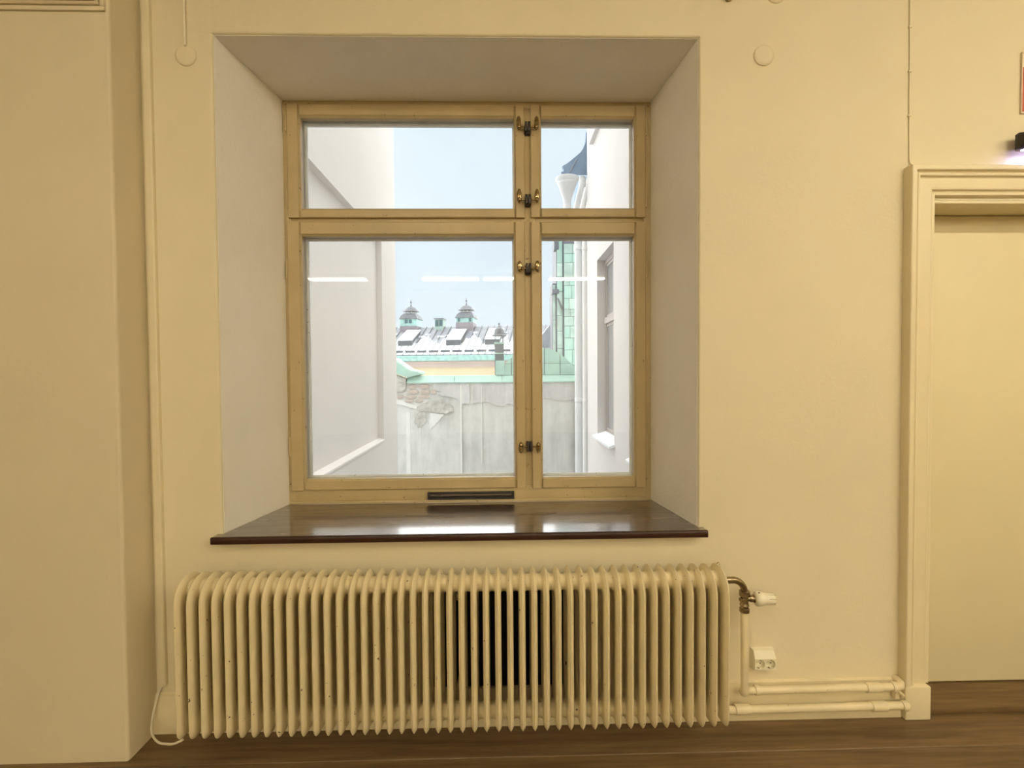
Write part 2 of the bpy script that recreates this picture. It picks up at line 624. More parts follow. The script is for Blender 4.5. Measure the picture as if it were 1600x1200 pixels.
obj('door_lining', bm, M_trim, door)
bm = B(); box(bm, DX0 + 0.013, 0.165, 0.031, DX1 - 0.013, 0.204, DZ1 - 0.015, 0.003, 2)
leaf = obj('door_leaf', bm, M_door, door)
bm = B()
lathe(bm, [(0.024, 0), (0.024, 0.006), (0.012, 0.010), (0.010, 0.045), (0.0, 0.046)], (DX1 - 0.075, 0.165, 1.03), (0, -1, 0), 20)
tube(bm, [(DX1 - 0.075, 0.125, 1.03), (DX1 - 0.12, 0.122, 1.03), (DX1 - 0.19, 0.124, 1.028)], [0.010, 0.009, 0.008], 12)
obj('door_handle', bm, M_nickel, leaf)
bm = B(); box(bm, DX0 + 0.001, -0.012, 0.0, DX1 - 0.001, 0.258, 0.026, 0.004, 2)
obj('threshold', bm, M_thresh, door)

# ------------------------------------------------------------------ window
win = struct('window_1', 'double glazed four light window with cream painted casements', loc=((FX0 + FX1) / 2, FY, FZ0))


def wbox(name, par, mat, b, bev=0.002, seg=2):
    bm = B(); box(bm, *b, bev, seg)
    return obj(name, bm, mat, par)


FB = 0.60   # back of the frame
# fixed frame members
wbox('frame_stile', win, M_wood_paint, (FX0, FY + 0.004, FZ0, -1.088, FB, FZ1))
wbox('frame_stile', win, M_wood_paint, (0.760, FY + 0.004, FZ0, FX1, FB, FZ1))
wbox('frame_head', win, M_wood_paint, (-1.088, FY + 0.004, 2.925, 0.760, FB, FZ1))
bm = B()
box(bm, -1.088, FY + 0.004, FZ0 + 0.014, 0.760, FB, 0.942, 0.002)
box(bm, -1.120, FY - 0.008, FZ0, 0.797, FY + 0.02, FZ0 + 0.016, 0.004)
obj('frame_sill', bm, M_wood_paint, win)
wbox('mullion', win, M_wood_paint, (0.108, FY + 0.008, 0.942, 0.186, FB, 2.925))
for x0, x1 in ((-1.088, 0.108), (0.186, 0.760)):
    wbox('transom', win, M_wood_paint, (x0, FY + 0.010, 2.30, x1, FB, 2.385))


def casement(name_label, X0, X1, Z0, Z1, gx0, gx1, gz0, gz1, hinge_side, hinge_z):
    f0, f1 = FY - 0.010, FY + 0.036
    root = bpy.data.objects.new('casement', None)
    root.empty_display_size = 0.1
    col.objects.link(root)
    root.parent = win
    root.location = Vector(((X0 + X1) / 2, FY, Z0)) - wpos(win)
    # stiles run full height, rails butt between them; chamfered inner arris
    c = 0.010

    def stile(x0, x1, inner):
        bm = B()
        if inner > 0:   # inner edge at x1
            poly = [(x0, f0 + 0.004), (x0 + 0.004, f0), (x1 - c, f0), (x1 - c + 0.002, f0 + 0.006), (x1, f0 + 0.012), (x1, f1), (x0, f1)]
        else:
            poly = [(x1, f0 + 0.004), (x1 - 0.004, f0), (x0 + c, f0), (x0 + c - 0.002, f0 + 0.006), (x0, f0 + 0.012), (x0, f1), (x1, f1)]
        prism(bm, poly, 'z', Z0, Z1)
        return obj('stile', bm, M_wood_paint, root)

    def rail(z0, z1, inner):
        bm = B()
        g = 0.0006
        if inner > 0:
            poly = [(f0 + 0.004, z0), (f0, z0 + 0.004), (f0, z1 - c), (f0 + 0.006, z1 - c + 0.002), (f0 + 0.012, z1), (f1, z1), (f1, z0)]
        else:
            poly = [(f0 + 0.004, z1), (f0, z1 - 0.004), (f0, z0 + c), (f0 + 0.006, z0 + c - 0.002), (f0 + 0.012, z0), (f1, z0), (f1, z1)]
        prism(bm, poly, 'x', gx0 + g, gx1 - g)
        return obj('rail', bm, M_wood_paint, root)
    stile(X0, gx0, 1); stile(gx1, X1, -1)
    rail(Z0, gz0, 1); rail(gz1, Z1, -1)
    bm = B(); box(bm, gx0 - 0.006, FY + 0.020, gz0 - 0.006, gx1 + 0.006, FY + 0.0235, gz1 + 0.006)
    obj('pane', bm, M_glass, root, 0)
    # outer sash of the coupled pair
    o0, o1 = FY + 0.062, FY + 0.100
    e = 0.001
    bm = B()
    box(bm, X0 + 0.012, o0, Z0 + 0.012, gx0 + e, o1, Z1 - 0.012)
    box(bm, gx1 - e, o0, Z0 + 0.012, X1 - 0.012, o1, Z1 - 0.012)
    box(bm, gx0 + e, o0, Z0 + 0.012, gx1 - e, o1, gz0 + e)
    box(bm, gx0 + e, o0, gz1 - e, gx1 - e, o1, Z1 - 0.012)
    obj('outer_sash', bm, M_outer_sash, root)
    # putty line round the outer pane
    bm = B()
    for b in ((gx0, o0 + 0.006, gz0, gx0 + 0.007, o0 + 0.016, gz1), (gx1 - 0.007, o0 + 0.006, gz0, gx1, o0 + 0.016, gz1),
              (gx0 + 0.007, o0 + 0.006, gz0, gx1 - 0.007, o0 + 0.016, gz0 + 0.007), (gx0 + 0.007, o0 + 0.006, gz1 - 0.007, gx1 - 0.007, o0 + 0.016, gz1)):
        box(bm, *b)
    obj('glazing_bead', bm, M_outer_sash, root)
    bm = B(); box(bm, gx0 + 0.002, o0 + 0.016, gz0 + 0.002, gx1 - 0.002, o0 + 0.0195, gz1 - 0.002)
    obj('pane', bm, M_glass, root, 0)
    hx = X0 - 0.004 if hinge_side < 0 else X1 + 0.004
    for za, zb in hinge_z:
        bm = B()
        zm = (za + zb) / 2
        lathe(bm, [(0.0, za), (0.005, za + 0.002), (0.006, za + 0.006), (0.006, zm - 0.001), (0.0045, zm - 0.0008), (0.0045, zm + 0.0008), (0.006, zm + 0.001), (0.006, zb - 0.006), (0.005, zb - 0.002), (0, zb)],
              (hx, FY - 0.007, 0), (0, 0, 1), 14)
        obj('hinge', bm, M_wood_paint, root)
    return root


casement('', -1.099, 0.131, 2.356, 2.937, -1.032, 0.076, 2.405, 2.872, -1, [(2.80, 2.90), (2.40, 2.50)])
casement('', 0.162, 0.768, 2.358, 2.938, 0.218, 0.708, 2.407, 2.872, 1, [(2.782, 2.879), (2.408, 2.515)])
casement('', -1.106, 0.129, 0.931, 2.334, -1.034, 0.072, 0.988, 2.262, -1, [(2.04, 2.15), (1.112, 1.216)])
casement('', 0.162, 0.770, 0.928, 2.332, 0.218, 0.708, 0.984, 2.262, 1, [(2.041, 2.149), (1.108, 1.217)])

# brass thumb turns joined over the mullion
for zc, flip in ((2.816, 1), (2.444, 1), (2.089, 1), (1.156, -1)):
    ct = bpy.data.objects.new('window_catch', None)
    ct.empty_display_size = 0.05
    col.objects.link(ct)
    ct.parent = win
    ct.location = Vector((0.1465, FY - 0.02, zc)) - wpos(win)
    y = FY - 0.036
    for s in (-1, 1):
        xk = 0.1465 + s * 0.045
        bm = B()
        big = 0.014 if zc > 2.3 else 0.006
        ellipsoid(bm, (xk + s * 0.001, y, zc + flip * big), (0.0125, 0.007, 0.037 if zc > 2.3 else 0.030))
        ellipsoid(bm, (xk, y - 0.004, zc - flip * 0.006), (0.011, 0.012, 0.013), 14, 8)
        obj('thumb_turn', bm, M_brass, ct, 60)
        bm = B()
        tube(bm, [(xk, y + 0.004, zc - 0.004), (0.1465 + s * 0.012, y + 0.006, zc - 0.002)], 0.0038, 10)
        obj('spindle', bm, M_brass, ct, 60)
        bm = B()
        box(bm, 0.1465 + s * 0.002, y - 0.006, zc - 0.026, 0.1465 + s * 0.0145, FY + 0.010, zc + 0.022, 0.002)
        obj('keeper', bm, M_iron, ct)
    bm = B(); box(bm, 0.134, FY - 0.022, zc - 0.030, 0.159, FY + 0.010, zc - 0.004, 0.002)
    obj('keeper', bm, M_iron, ct)

# trickle ventilator in the bottom of the frame
tv = bpy.data.objects.new('trickle_vent', None)
tv.empty_display_size = 0.05
col.objects.link(tv)
tv.parent = win
tv.location = Vector((-0.165, FY, 0.872)) - wpos(win)
bm = B()
x0, x1, z0, z1 = -0.394, 0.064, 0.8735, 0.913
box(bm, x0, FY - 0.014, z0, x0 + 0.012, FY + 0.006, z1, 0.002)
box(bm, x1 - 0.012, FY - 0.014, z0, x1, FY + 0.006, z1, 0.002)
box(bm, x0 + 0.012, FY - 0.014, z1 - 0.009, x1 - 0.012, FY + 0.006, z1, 0.002)
box(bm, x0 + 0.012, FY - 0.014, z0, x1 - 0.012, FY + 0.006, z0 + 0.009, 0.002)
box(bm, x0 + 0.006, FY + 0.0, z0 + 0.004, x1 - 0.006, FY + 0.006, z1 - 0.004)
obj('vent_housing', bm, M_black, tv)
bm = B()
tube(bm, [(x0 + 0.014, FY - 0.006, 0.8965), (x1 - 0.014, FY - 0.006, 0.8965)], 0.0065, 10)
obj('slider', bm, surf('vent_slider', (0.10, 0.065, 0.04), 0.35, 0.1, 20), tv)
bm = B(); box(bm, x0 + 0.066, FY - 0.0145, 0.888, x0 + 0.070, FY, 0.904)
obj('stop', bm, M_black, tv)

# window board: lacquered top with a darker front edge
SZ = 0.857
wsill = thing('window_sill', 'dark brown lacquered window board filling the deep reveal', 'window sill', (-0.17, 0.2, SZ - 0.03))
bm = B()
poly = [(-1.228, -0.040), (0.884, -0.040), (0.884, 0.0), (RX1 - 0.002, 0.001), (FX1 + 0.001, FY - 0.009), (FX0 - 0.001, FY - 0.009), (RX0 + 0.002, 0.001), (-1.228, 0.0)]
prism(bm, poly, 'z', SZ - 0.030, SZ - 0.0002)
obj('sill_board', bm, M_sill, wsill)
bm = B()
prism(bm, [(-0.040, SZ), (-0.049, SZ), (-0.0525, SZ - 0.004), (-0.0525, SZ - 0.026), (-0.049, SZ - 0.030), (-0.040, SZ - 0.030)], 'x', -1.230, 0.886)
obj('sill_nosing', bm, M_nosing, wsill, 60)

# ------------------------------------------------------------------ radiator
rad = thing('radiator', 'long cream sectional radiator with many thin fins below the window', 'radiator', (-0.187, -0.145, 0.0))
yb, yf, zb, zt = -0.050, -0.240, 0.116, 0.746


def fin_loop(dy, dz, rty, rtz, rb, half, n=7):
    """rounded outline inset by dy / dz, at thickness offset half"""
    ya, yc, za, zc_ = yf + dy, yb - dy, zb + dz, zt - dz
    out = []

    def corner(cy, cz, ry, rz, a0):
        for i in range(n + 1):
            a = math.radians(a0 + 90.0 * i / n)
            out.append((half, cy + ry * math.cos(a), cz + rz * math.sin(a)))
    corner(yc - rty, zc_ - rtz, rty, rtz, 0)          # top back
    corner(ya + rty, zc_ - rtz, rty, rtz, 90)         # top front
    corner(ya + rb, za + rb, rb, rb, 180)             # bottom front
    corner(yc - rb, za + rb, rb, rb, 270)             # bottom back
    return out


def fin_bm():
    """pressed steel section: seam all round the edge, front and back water columns, thin web between"""
    bm = B()
    spec = []
    for d, h in [(0.0, 0.0009), (0.003, 0.0030), (0.007, 0.0065), (0.012, 0.0095), (0.018, 0.0117), (0.024, 0.0125)]:
        spec.append((d, d, 0.088 - d, 0.095 - d, 0.045 - d, h))
    spec += [(0.050, 0.088, 0.040, 0.040, 0.030, 0.0118), (0.057, 0.100, 0.030, 0.030, 0.025, 0.0080), (0.062, 0.107, 0.026, 0.026, 0.022, 0.0038), (0.068, 0.112, 0.024, 0.024, 0.020, 0.0025)]
    fs = []
    prevs = None
    for s in (1, -1):
        rings = [[bm.verts.new(p) for p in fin_loop(a, b, c, d, e, s * h)] for a, b, c, d, e, h in spec]
        for a, b in zip(rings, rings[1:]):
            for i in range(len(a)):
                j = (i + 1) % len(a)
                fs.append(bm.faces.new((a[i], a[j], b[j], b[i])))
        fs.append(bm.faces.new(rings[-1]))
        if prevs is None:
            prevs = rings
        else:
            for o_, q_ in ((prevs[0], rings[0]),):
                for i in range(len(o_)):
                    j = (i + 1) % len(o_)
                    fs.append(bm.faces.new((o_[i], o_[j], q_[j], q_[i])))
    bmesh.ops.recalc_face_normals(bm, faces=fs)
    return bm


NF = 46
FX_A, FX_B = -1.262, 0.888
pitch = (FX_B - FX_A) / (NF - 1)
first = obj('section', fin_bm(), M_rad, rad, 32)
base_loc = first.location.copy()
first.location.x = FX_A - rad.location.x
for i in range(1, NF):
    clone(first, rad, (FX_A + pitch * i - rad.location.x, base_loc.y, base_loc.z))


def hub_bm(r0, r1):
    bm = B()
    h = pitch / 2 - 0.0085
    prof = []
    for i in range(-6, 7):
        t = i / 6
        prof.append((r0 + (r1 - r0) * abs(t) ** 2.6, t * h))
    lathe(bm, prof, (0, 0, 0), (1, 0, 0), 24)
    return bm


for zc, r0, r1 in ((0.688, 0.032, 0.043), (0.163, 0.032, 0.042)):
    hb = obj('hub', hub_bm(r0, r1), M_rad, rad, 60)
    dz = hb.location.copy()
    zz = zc - (max(r0, r1))
    for i in range(NF - 1):
        loc = (FX_A + pitch * (i + 0.5) - rad.location.x, -0.145 - rad.location.y, zz)
        if i == 0:
            hb.location = loc
        else:
            clone(hb, rad, loc)
bm = B(); box(bm, FX_A + 0.05, -0.030, 0.185, FX_B - 0.05, -0.0245, 0.655, 0.001, 1)  # added sheet, near black so the fin gaps read as deep shade
obj('gap_shade_sheet', bm, surf('gap_shade_black', (0.012, 0.008, 0.006), 0.9, 0.1, 5), rad)['label'] = 'added dark sheet standing in for shade between the fins'
# end plugs and wall brackets
bm = B()
lathe(bm, [(0.030, 0), (0.030, 0.010), (0.022, 0.013), (0.0, 0.014)], (FX_A - 0.011, -0.145, 0.694), (-1, 0, 0), 6)
obj('end_plug', bm, M_rad, rad)
bm = B()
lathe(bm, [(0.030, 0), (0.030, 0.010), (0.022, 0.013), (0.0, 0.014)], (FX_A - 0.011, -0.145, 0.163), (-1, 0, 0), 6)
obj('end_plug', bm, M_rad, rad)
for bx in (-0.95, -0.19, 0.58):
    for zc in (0.60, 0.22):
        bm = B(); box(bm, bx - 0.006 + 0.0, -0.085, zc - 0.012, bx + 0.006, 0.0, zc + 0.012, 0.001, 1)
        obj('wall_bracket', bm, M_rad, rad)
# small bleed screw on the last section
bm = B()
lathe(bm, [(0.004, 0), (0.004, 0.012), (0.0055, 0.012), (0.0055, 0.02), (0, 0.02)], (0.900, -0.085, 0.722), (1, 0, 0.3), 8)
obj('bleed_screw', bm, M_nickel, rad)

# ------------------------------------------------------------------ valve and pipes
VX, VY = 1.018, -0.105
val = thing('radiator_valve', 'brass elbow valve with cream thermostat head beside the radiator', 'valve', (VX, VY, 0.533))
pts = [(0.902, -0.118, 0.668), (0.948, -0.116, 0.669)]
for i in range(1, 9):
    a = math.radians(90 - 90 * i / 8)
    pts.append((0.958 + 0.060 * math.cos(a), VY - 0.010 + 0.010 * i / 8, 0.609 + 0.060 * math.sin(a)))
bm = B(); tube(bm, pts, 0.0140, 16)
lathe(bm, [(0.0155, 0), (0.0165, 0.012), (0.0140, 0.013)], (0.902, -0.118, 0.668), (1, 0, 0), 20)
obj('elbow', bm, M_nickel, val, 50)
bm = B()
lathe(bm, [(0.013, 0.0), (0.0205, 0.0), (0.0205, 0.014), (0.017, 0.017), (0.017, 0.026), (0.0195, 0.028), (0.0175, 0.034), (0.0155, 0.040), (0.0165, 0.052), (0.0150, 0.062), (0.0215, 0.068), (0.0215, 0.088), (0.0165, 0.092), (0.012, 0.092)],
      (VX, VY, 0.529), (0, 0, 1), 20)
lathe(bm, [(0.012, 0.0), (0.012, 0.022), (0.015, 0.022), (0.015, 0.034), (0.017, 0.035), (0.017, 0.042), (0.012, 0.043)], (VX, VY, 0.585), (1, -0.12, 0.02), 20)
lathe(bm, [(0.009, 0), (0.009, 0.022), (0.006, 0.024), (0, 0.024)], (VX, VY, 0.583), (-1, -0.3, 0), 16)
obj('valve_body', bm, M_nickel, val, 40)
hd = Vector((1, -0.12, 0.02)).normalized()
hp = Vector((VX, VY, 0.585)) + hd * 0.040
bm = B()
lathe(bm, [(0.014, 0), (0.026, 0.002), (0.0295, 0.006), (0.0305, 0.014), (0.0300, 0.024), (0.027, 0.034), (0.0245, 0.042), (0.0235, 0.075), (0.0225, 0.079), (0.0, 0.080)], hp, hd, 28)
head = obj('thermostat_head', bm, M_cream, val, 40)
for k in range(8):
    s, t = frame_of(hd)
    a = 2 * PI * k / 8 + 0.35
    rd = s * math.cos(a) + t * math.sin(a)
    p0 = hp + hd * 0.052 + rd * 0.0232
    p1 = hp + hd * 0.0788 + rd * 0.0225
    bm = B(); tube(bm, [p0, p1], 0.0011, 6)
    obj('grip_slot', bm, M_slot, head)
bm = B(); tube(bm, [hp + hd * 0.010 + s * 0 + Vector((0, -0.009, 0.0285)), hp + hd * 0.018 + Vector((0, -0.009, 0.0290))], 0.0022, 6)
obj('marker', bm, M_slot, head)

# riser from the upper heating pipe to the valve
PY, PZ1, PZ2, PR = -0.060, 0.160, 0.076, 0.0165
bm = B()
pts = [(VX, VY, 0.533), (VX + 0.001, VY - 0.0, 0.40), (VX + 0.002, VY, 0.195)]
for i in range(1, 9):
    a = math.radians(180 + 90 * i / 8)
    pts.append((VX + 0.002 + 0.030 + 0.030 * math.cos(a), VY + 0.045 * i / 8, 0.190 + 0.030 * math.sin(a)))
pts.append((1.085, PY, PZ1))
tube(bm, pts, [0.0150] * 3 + [0.0175] * 9, 18)
tag(obj('riser_pipe', bm, M_pipe, None, 60), 'short vertical cream pipe rising to the thermostat valve', 'pipe')


def hpipe(name, label, z, xa, xb, collars, tail):
    t = thing(name, label, 'pipe', ((xa + xb) / 2, PY, z), 'heating pipes along the skirting')
    bm = B()
    tube(bm, [(xa, PY, z), (xa + 0.3, PY, z + 0.001), (xb - 0.2, PY, z + 0.003), (xb, PY, z + 0.003)] + tail, PR, 18)
    obj('pipe_run', bm, M_pipe, t, 60)
    for a, b in collars:
        bm = B()
        lathe(bm, [(PR, a), (PR + 0.0042, a + 0.001), (PR + 0.0048, a + 0.004), (PR + 0.0048, b - 0.004), (PR + 0.0042, b - 0.001), (PR, b)], (0, PY, z + 0.002), (1, 0, 0), 20)
        obj('coupling', bm, M_pipe, t, 50)
    return t


zt_ = PZ1 + 0.003
hpipe('heating_pipe', 'upper of two cream heating pipes along the skirting board', PZ1, 1.085, 1.690, [(1.085, 1.105), (1.575, 1.640), (1.690, 1.712)],
      [(1.715, PY, zt_), (1.735, PY + 0.006, zt_), (1.748, PY + 0.022, zt_), (1.752, PY + 0.040, zt_), (1.752, -0.004, zt_)])
hpipe('heating_pipe', 'lower of two cream heating pipes, just above the floor', PZ2, 0.930, 1.764, [(1.000, 1.066), (1.600, 1.668), (1.735, 1.758)], [])
# return branch between radiator bottom and lower pipe
bm = B()
tube(bm, [(0.902, -0.118, 0.150), (0.925, -0.112, 0.146), (0.948, -0.090, 0.115), (0.955, -0.068, 0.085), (0.965, PY, PZ2)], 0.0150, 16)
tag(obj('return_pipe', bm, M_pipe, None, 60), 'bent cream pipe stub at the radiator foot', 'pipe')
# pipe clip beside the door casing
t = thing('pipe_clip', 'painted bracket holding both pipes beside the door casing', 'bracket', (1.727, -0.03, 0.11))
bm = B()
box(bm, 1.717, -0.050, 0.098, 1.737, -0.0245, 0.143, 0.004, 2)
obj('clip_body', bm, M_pipe, t)
bm = B()
tube(bm, [(1.727, -0.040, 0.138), (1.738, -0.066, 0.128), (1.744, -0.058, 0.112), (1.750, -0.04, 0.104)], 0.006, 10)
obj('clip_hook', bm, M_pipe, t)

# ------------------------------------------------------------------ double socket
sk = thing('wall_socket', 'small cream double power socket low on the wall', 'socket', (1.148, 0, 0.229))
x0, x1, z0, z1 = 1.097, 1.199, 0.229, 0.317
yw, yt, yl = 0.0, -0.020, -0.036
bm = B()
# shell: sloping upper part, upright lower face with two round openings
cz, rad_s, nseg = 0.2565, 0.0208, 32
cells = [((x0 + 0.006 + 0.0225 * 1), x0 + 0.004, x0 + 0.051), ((x0 + 0.0735), x0 + 0.051, x1 - 0.004)]
zlo, zhi = z0 + 0.004, z0 + 0.052
fs = []
for cx, xa, xb in cells:
    cx = (xa + xb) / 2
    inner, outer = [], []
    for k in range(nseg):
        a = 2 * PI * k / nseg
        ca, sa = math.cos(a), math.sin(a)
        inner.append(bm.verts.new((cx + rad_s * ca, yl, cz + rad_s * sa)))
        hx, hz_p, hz_n = (xb - xa) / 2, zhi - cz, cz - zlo
        tmax = min(hx / abs(ca) if abs(ca) > 1e-9 else 9, (hz_p if sa > 0 else hz_n) / abs(sa) if abs(sa) > 1e-9 else 9)
        outer.append(bm.verts.new((cx + tmax * ca, yl, cz + tmax * sa)))
    for k in range(nseg):
        j = (k + 1) % nseg
        fs.append(bm.faces.new((inner[k], inner[j], outer[j], outer[k])))
    # corner fill
    for qx in (xa, xb):
        for qz in (zlo, zhi):
            best = sorted(range(nseg), key=lambda k: (outer[k].co.x - qx) ** 2 + (outer[k].co.z - qz) ** 2)[:2]
            p, q = outer[best[0]], outer[best[1]]
            if abs(p.co.x - qx) + abs(p.co.z - qz) > 1e-6 and (abs(p.co.x - q.co.x) > 1e-6 and abs(p.co.z - q.co.z) > 1e-6):
                fs.append(bm.faces.new((p, q, bm.verts.new((qx, yl, qz)))))
    # cup wall
    deep = [bm.verts.new((v.co.x, yl + 0.018, v.co.z)) for v in inner]
    for k in range(nseg):
        j = (k + 1) % nseg
        fs.append(bm.faces.new((inner[k], deep[k], deep[j], inner[j])))
fl = [(x0, yw, z0), (x1, yw, z0), (x1, yw, z1), (x0, yw, z1)]
mid = [(x0 + 0.004, yl, zlo), (x1 - 0.004, yl, zlo), (x1 - 0.004, yl, zhi), (x0 + 0.004, yl, zhi)]
topb = [(x1 - 0.006, yt, z1 - 0.006), (x0 + 0.006, yt, z1 - 0.006)]
V = {}


def gv(p):
    key = tuple(round(c, 6) for c in p)
    if key not in V:
        V[key] = bm.verts.new(p)
    return V[key]


for q in ((fl[0], fl[1], mid[1], mid[0]), (mid[3], mid[2], topb[0], topb[1]), (topb[1], topb[0], fl[2], fl[3]),
          (fl[1], fl[2], topb[0]), (fl[1], topb[0], mid[2]), (fl[1], mid[2], mid[1]), (fl[0], mid[0], mid[3]), (fl[0], mid[3], topb[1]), (fl[0], topb[1], fl[3])):
    fs.append(bm.faces.new([gv(p) for p in q]))
bmesh.ops.recalc_face_normals(bm, faces=fs)
obj('socket_shell', bm, M_cream, sk, 30)
for _, xa, xb in cells:
    cx = (xa + xb) / 2
    bm = B(); lathe(bm, [(0.0, 0), (rad_s + 0.0005, 0), (rad_s + 0.0005, 0.003), (0, 0.003)], (cx, yl + 0.0175, cz), (0, 1, 0), 28)
    cup = obj('socket_insert', bm, M_cream, sk, 30)
    for dx, dz in ((-0.0085, 0.003), (0.0085, -0.003)):
        bm = B(); lathe(bm, [(0.0, 0), (0.0028, 0), (0.0028, 0.002), (0, 0.002)], (cx + dx, yl + 0.0168, cz + dz), (0, 1, 0), 12)
        obj('pin_hole', bm, M_slot, cup)
    for sgn in (-1, 1):
        bm = B(); box(bm, cx - 0.0025 + sgn * 0.004, yl + 0.004, cz + sgn * 0.0165, cx + 0.0025 + sgn * 0.004, yl + 0.013, cz + sgn * 0.0192)
        obj('earth_clip', bm, M_nickel, cup)

# ------------------------------------------------------------------ cable trunking, loop of cable, cover plates, cords
bm = B()
prism(bm, [(-1.4875, 0), (-1.4875, -0.016), (-1.483, -0.020), (-1.459, -0.020), (-1.4545, -0.016), (-1.4545, 0)], 'z', 0.205, ZC - 0.001)
tag(obj('cable_trunking', bm, M_cable, None, 25), 'slim cream cable trunking running up the corner left of the window', 'trunking')
bm = B()
raw = [(-1.470, -0.012, 0.205), (-1.482, -0.014, 0.188), (-1.488, -0.030, 0.143), (-1.484, -0.060, 0.090), (-1.457, -0.100, 0.061), (-1.397, -0.150, 0.062),
       (-1.337, -0.185, 0.080), (-1.300, -0.200, 0.092), (-1.262, -0.205, 0.1105)]


def smooth_pts(raw, n=6):
    P = [Vector(p) for p in raw]
    out = []
    for i in range(len(P) - 1):
        p0, p1, p2, p3 = P[max(i - 1, 0)], P[i], P[i + 1], P[min(i + 2, len(P) - 1)]
        for k in range(n):
            t = k / n
            out.append(0.5 * ((2 * p1) + (-p0 + p2) * t + (2 * p0 - 5 * p1 + 4 * p2 - p3) * t * t + (-p0 + 3 * p1 - 3 * p2 + p3) * t ** 3))
    out.append(P[-1])
    return out


tube(bm, smooth_pts(raw), 0.0042, 10)
tag(obj('sensor_cable', bm, M_wcable, None, 60), 'thin cream cable looping from the trunking to the radiator foot', 'cable')


def plate(x, z, label, r=0.044):
    t = thing('cover_plate', label, 'cover plate', (x, 0, z), 'round wall cover plates')
    bm = B()
    lathe(bm, [(r, 0), (r, 0.005), (r - 0.003, 0.008), (r - 0.012, 0.0095), (0, 0.0100)], (x, 0, z), (0, -1, 0), 40)
    obj('plate_disc', bm, M_wall, t, 40)
    return t


plate(-1.315, 2.888, 'round cream cover plate left of the window with a cord ending on it')
plate(1.144, 2.905, 'round cream cover plate alone on the wall right of the window')
plate(1.196, 3.172, 'round cover plate cut by the top of the picture', 0.046)

bl = thing('roller_blind', 'rolled up window blind on dark brackets above the opening', 'blind', (-0.16, -0.05, 3.14))
bm = B(); tube(bm, [(-1.285, -0.055, 3.215), (0.975, -0.055, 3.215)], 0.030, 24)
obj('rolled_fabric', bm, M_cream, bl, 60)
for bx in (-1.300, 0.990):
    bm = B()
    box(bm, bx - 0.006, -0.085, 3.150, bx + 0.006, 0.0, 3.250, 0.004, 2)
    lathe(bm, [(0.0, 0), (0.016, 0), (0.018, 0.004), (0.018, 0.02), (0, 0.02)], (bx, 0.0, 3.148), (0, -1, 0), 18)
    obj('bracket', bm, M_brass, bl)
bm = B()
tube(bm, smooth_pts([(-1.314, -0.010, 3.16), (-1.314, -0.010, 3.05), (-1.3135, -0.010, 2.96), (-1.3125, -0.010, 2.945), (-1.310, -0.014, 2.920)], 4), 0.0048, 10)
tag(obj('blind_cord', bm, M_wcable, None, 60), 'short pale cord hanging down to the left cover plate', 'cord')

# thin telephone wire down to the door casing
tw = thing('wall_wire', 'thin painted wire pinned down the wall to the door casing', 'wire', (1.79, 0, 2.44))
bm = B()
tube(bm, smooth_pts([(1.7835, -0.003, 3.597), (1.784, -0.003, 3.10), (1.7855, -0.003, 2.85), (1.787, -0.003, 2.62), (1.789, -0.003, 2.49), (1.7905, -0.004, 2.455), (1.794, -0.010, 2.436), (1.803, -0.030, 2.427)], 5), 0.0032, 8)
obj('wire_run', bm, M_cable, tw, 60)
for z in (3.03, 2.84, 2.65):
    bm = B(); box(bm, 1.7785, -0.008, z - 0.004, 1.7925, 0, z + 0.004, 0.001, 1)
    obj('wire_clip', bm, M_cable, tw)

# air vent at the top of the pier
av = thing('air_vent', 'framed air vent on the pier at the top left corner', 'vent', (-1.80, -0.168, 2.95))
ya = -0.168
vx0, vx1, vz0, vz1 = -2.10, -1.512, 2.945, 3.25


def ring(bm, x0, x1, z0, z1, w, y0, y1, bev=0.003):
    box(bm, x0, y0, z0, x1, y1, z0 + w, bev)
    box(bm, x0, y0, z1 - w, x1, y1, z1, bev)
    box(bm, x0, y0, z0 + w, x0 + w, y1, z1 - w, bev)
    box(bm, x1 - w, y0, z0 + w, x1, y1, z1 - w, bev)


bm = B(); ring(bm, vx0, vx1, vz0, vz1, 0.017, ya - 0.010, ya)
obj('outer_frame', bm, M_pier, av)
bm = B(); ring(bm, vx0 + 0.018, vx1 - 0.018, vz0 + 0.018, vz1 - 0.018, 0.014, ya - 0.016, ya)
obj('inner_frame', bm, M_vent, av)
bm = B(); box(bm, vx0 + 0.03, ya - 0.003, vz0 + 0.03, vx1 - 0.03, ya, vz1 - 0.03)
obj('back_plate', bm, surf('vent_inside', (0.16, 0.11, 0.05), 0.8, 0.1, 8), av)
for i in range(9):
    z = vz0 + 0.034 + i * 0.027
    bm = B(); prism(bm, [(ya - 0.003, z + 0.012), (ya - 0.014, z + 0.001), (ya - 0.016, z + 0.003), (ya - 0.005, z + 0.015)], 'x', vx0 + 0.032, vx1 - 0.032)
    obj('slat', bm, M_vent, av)

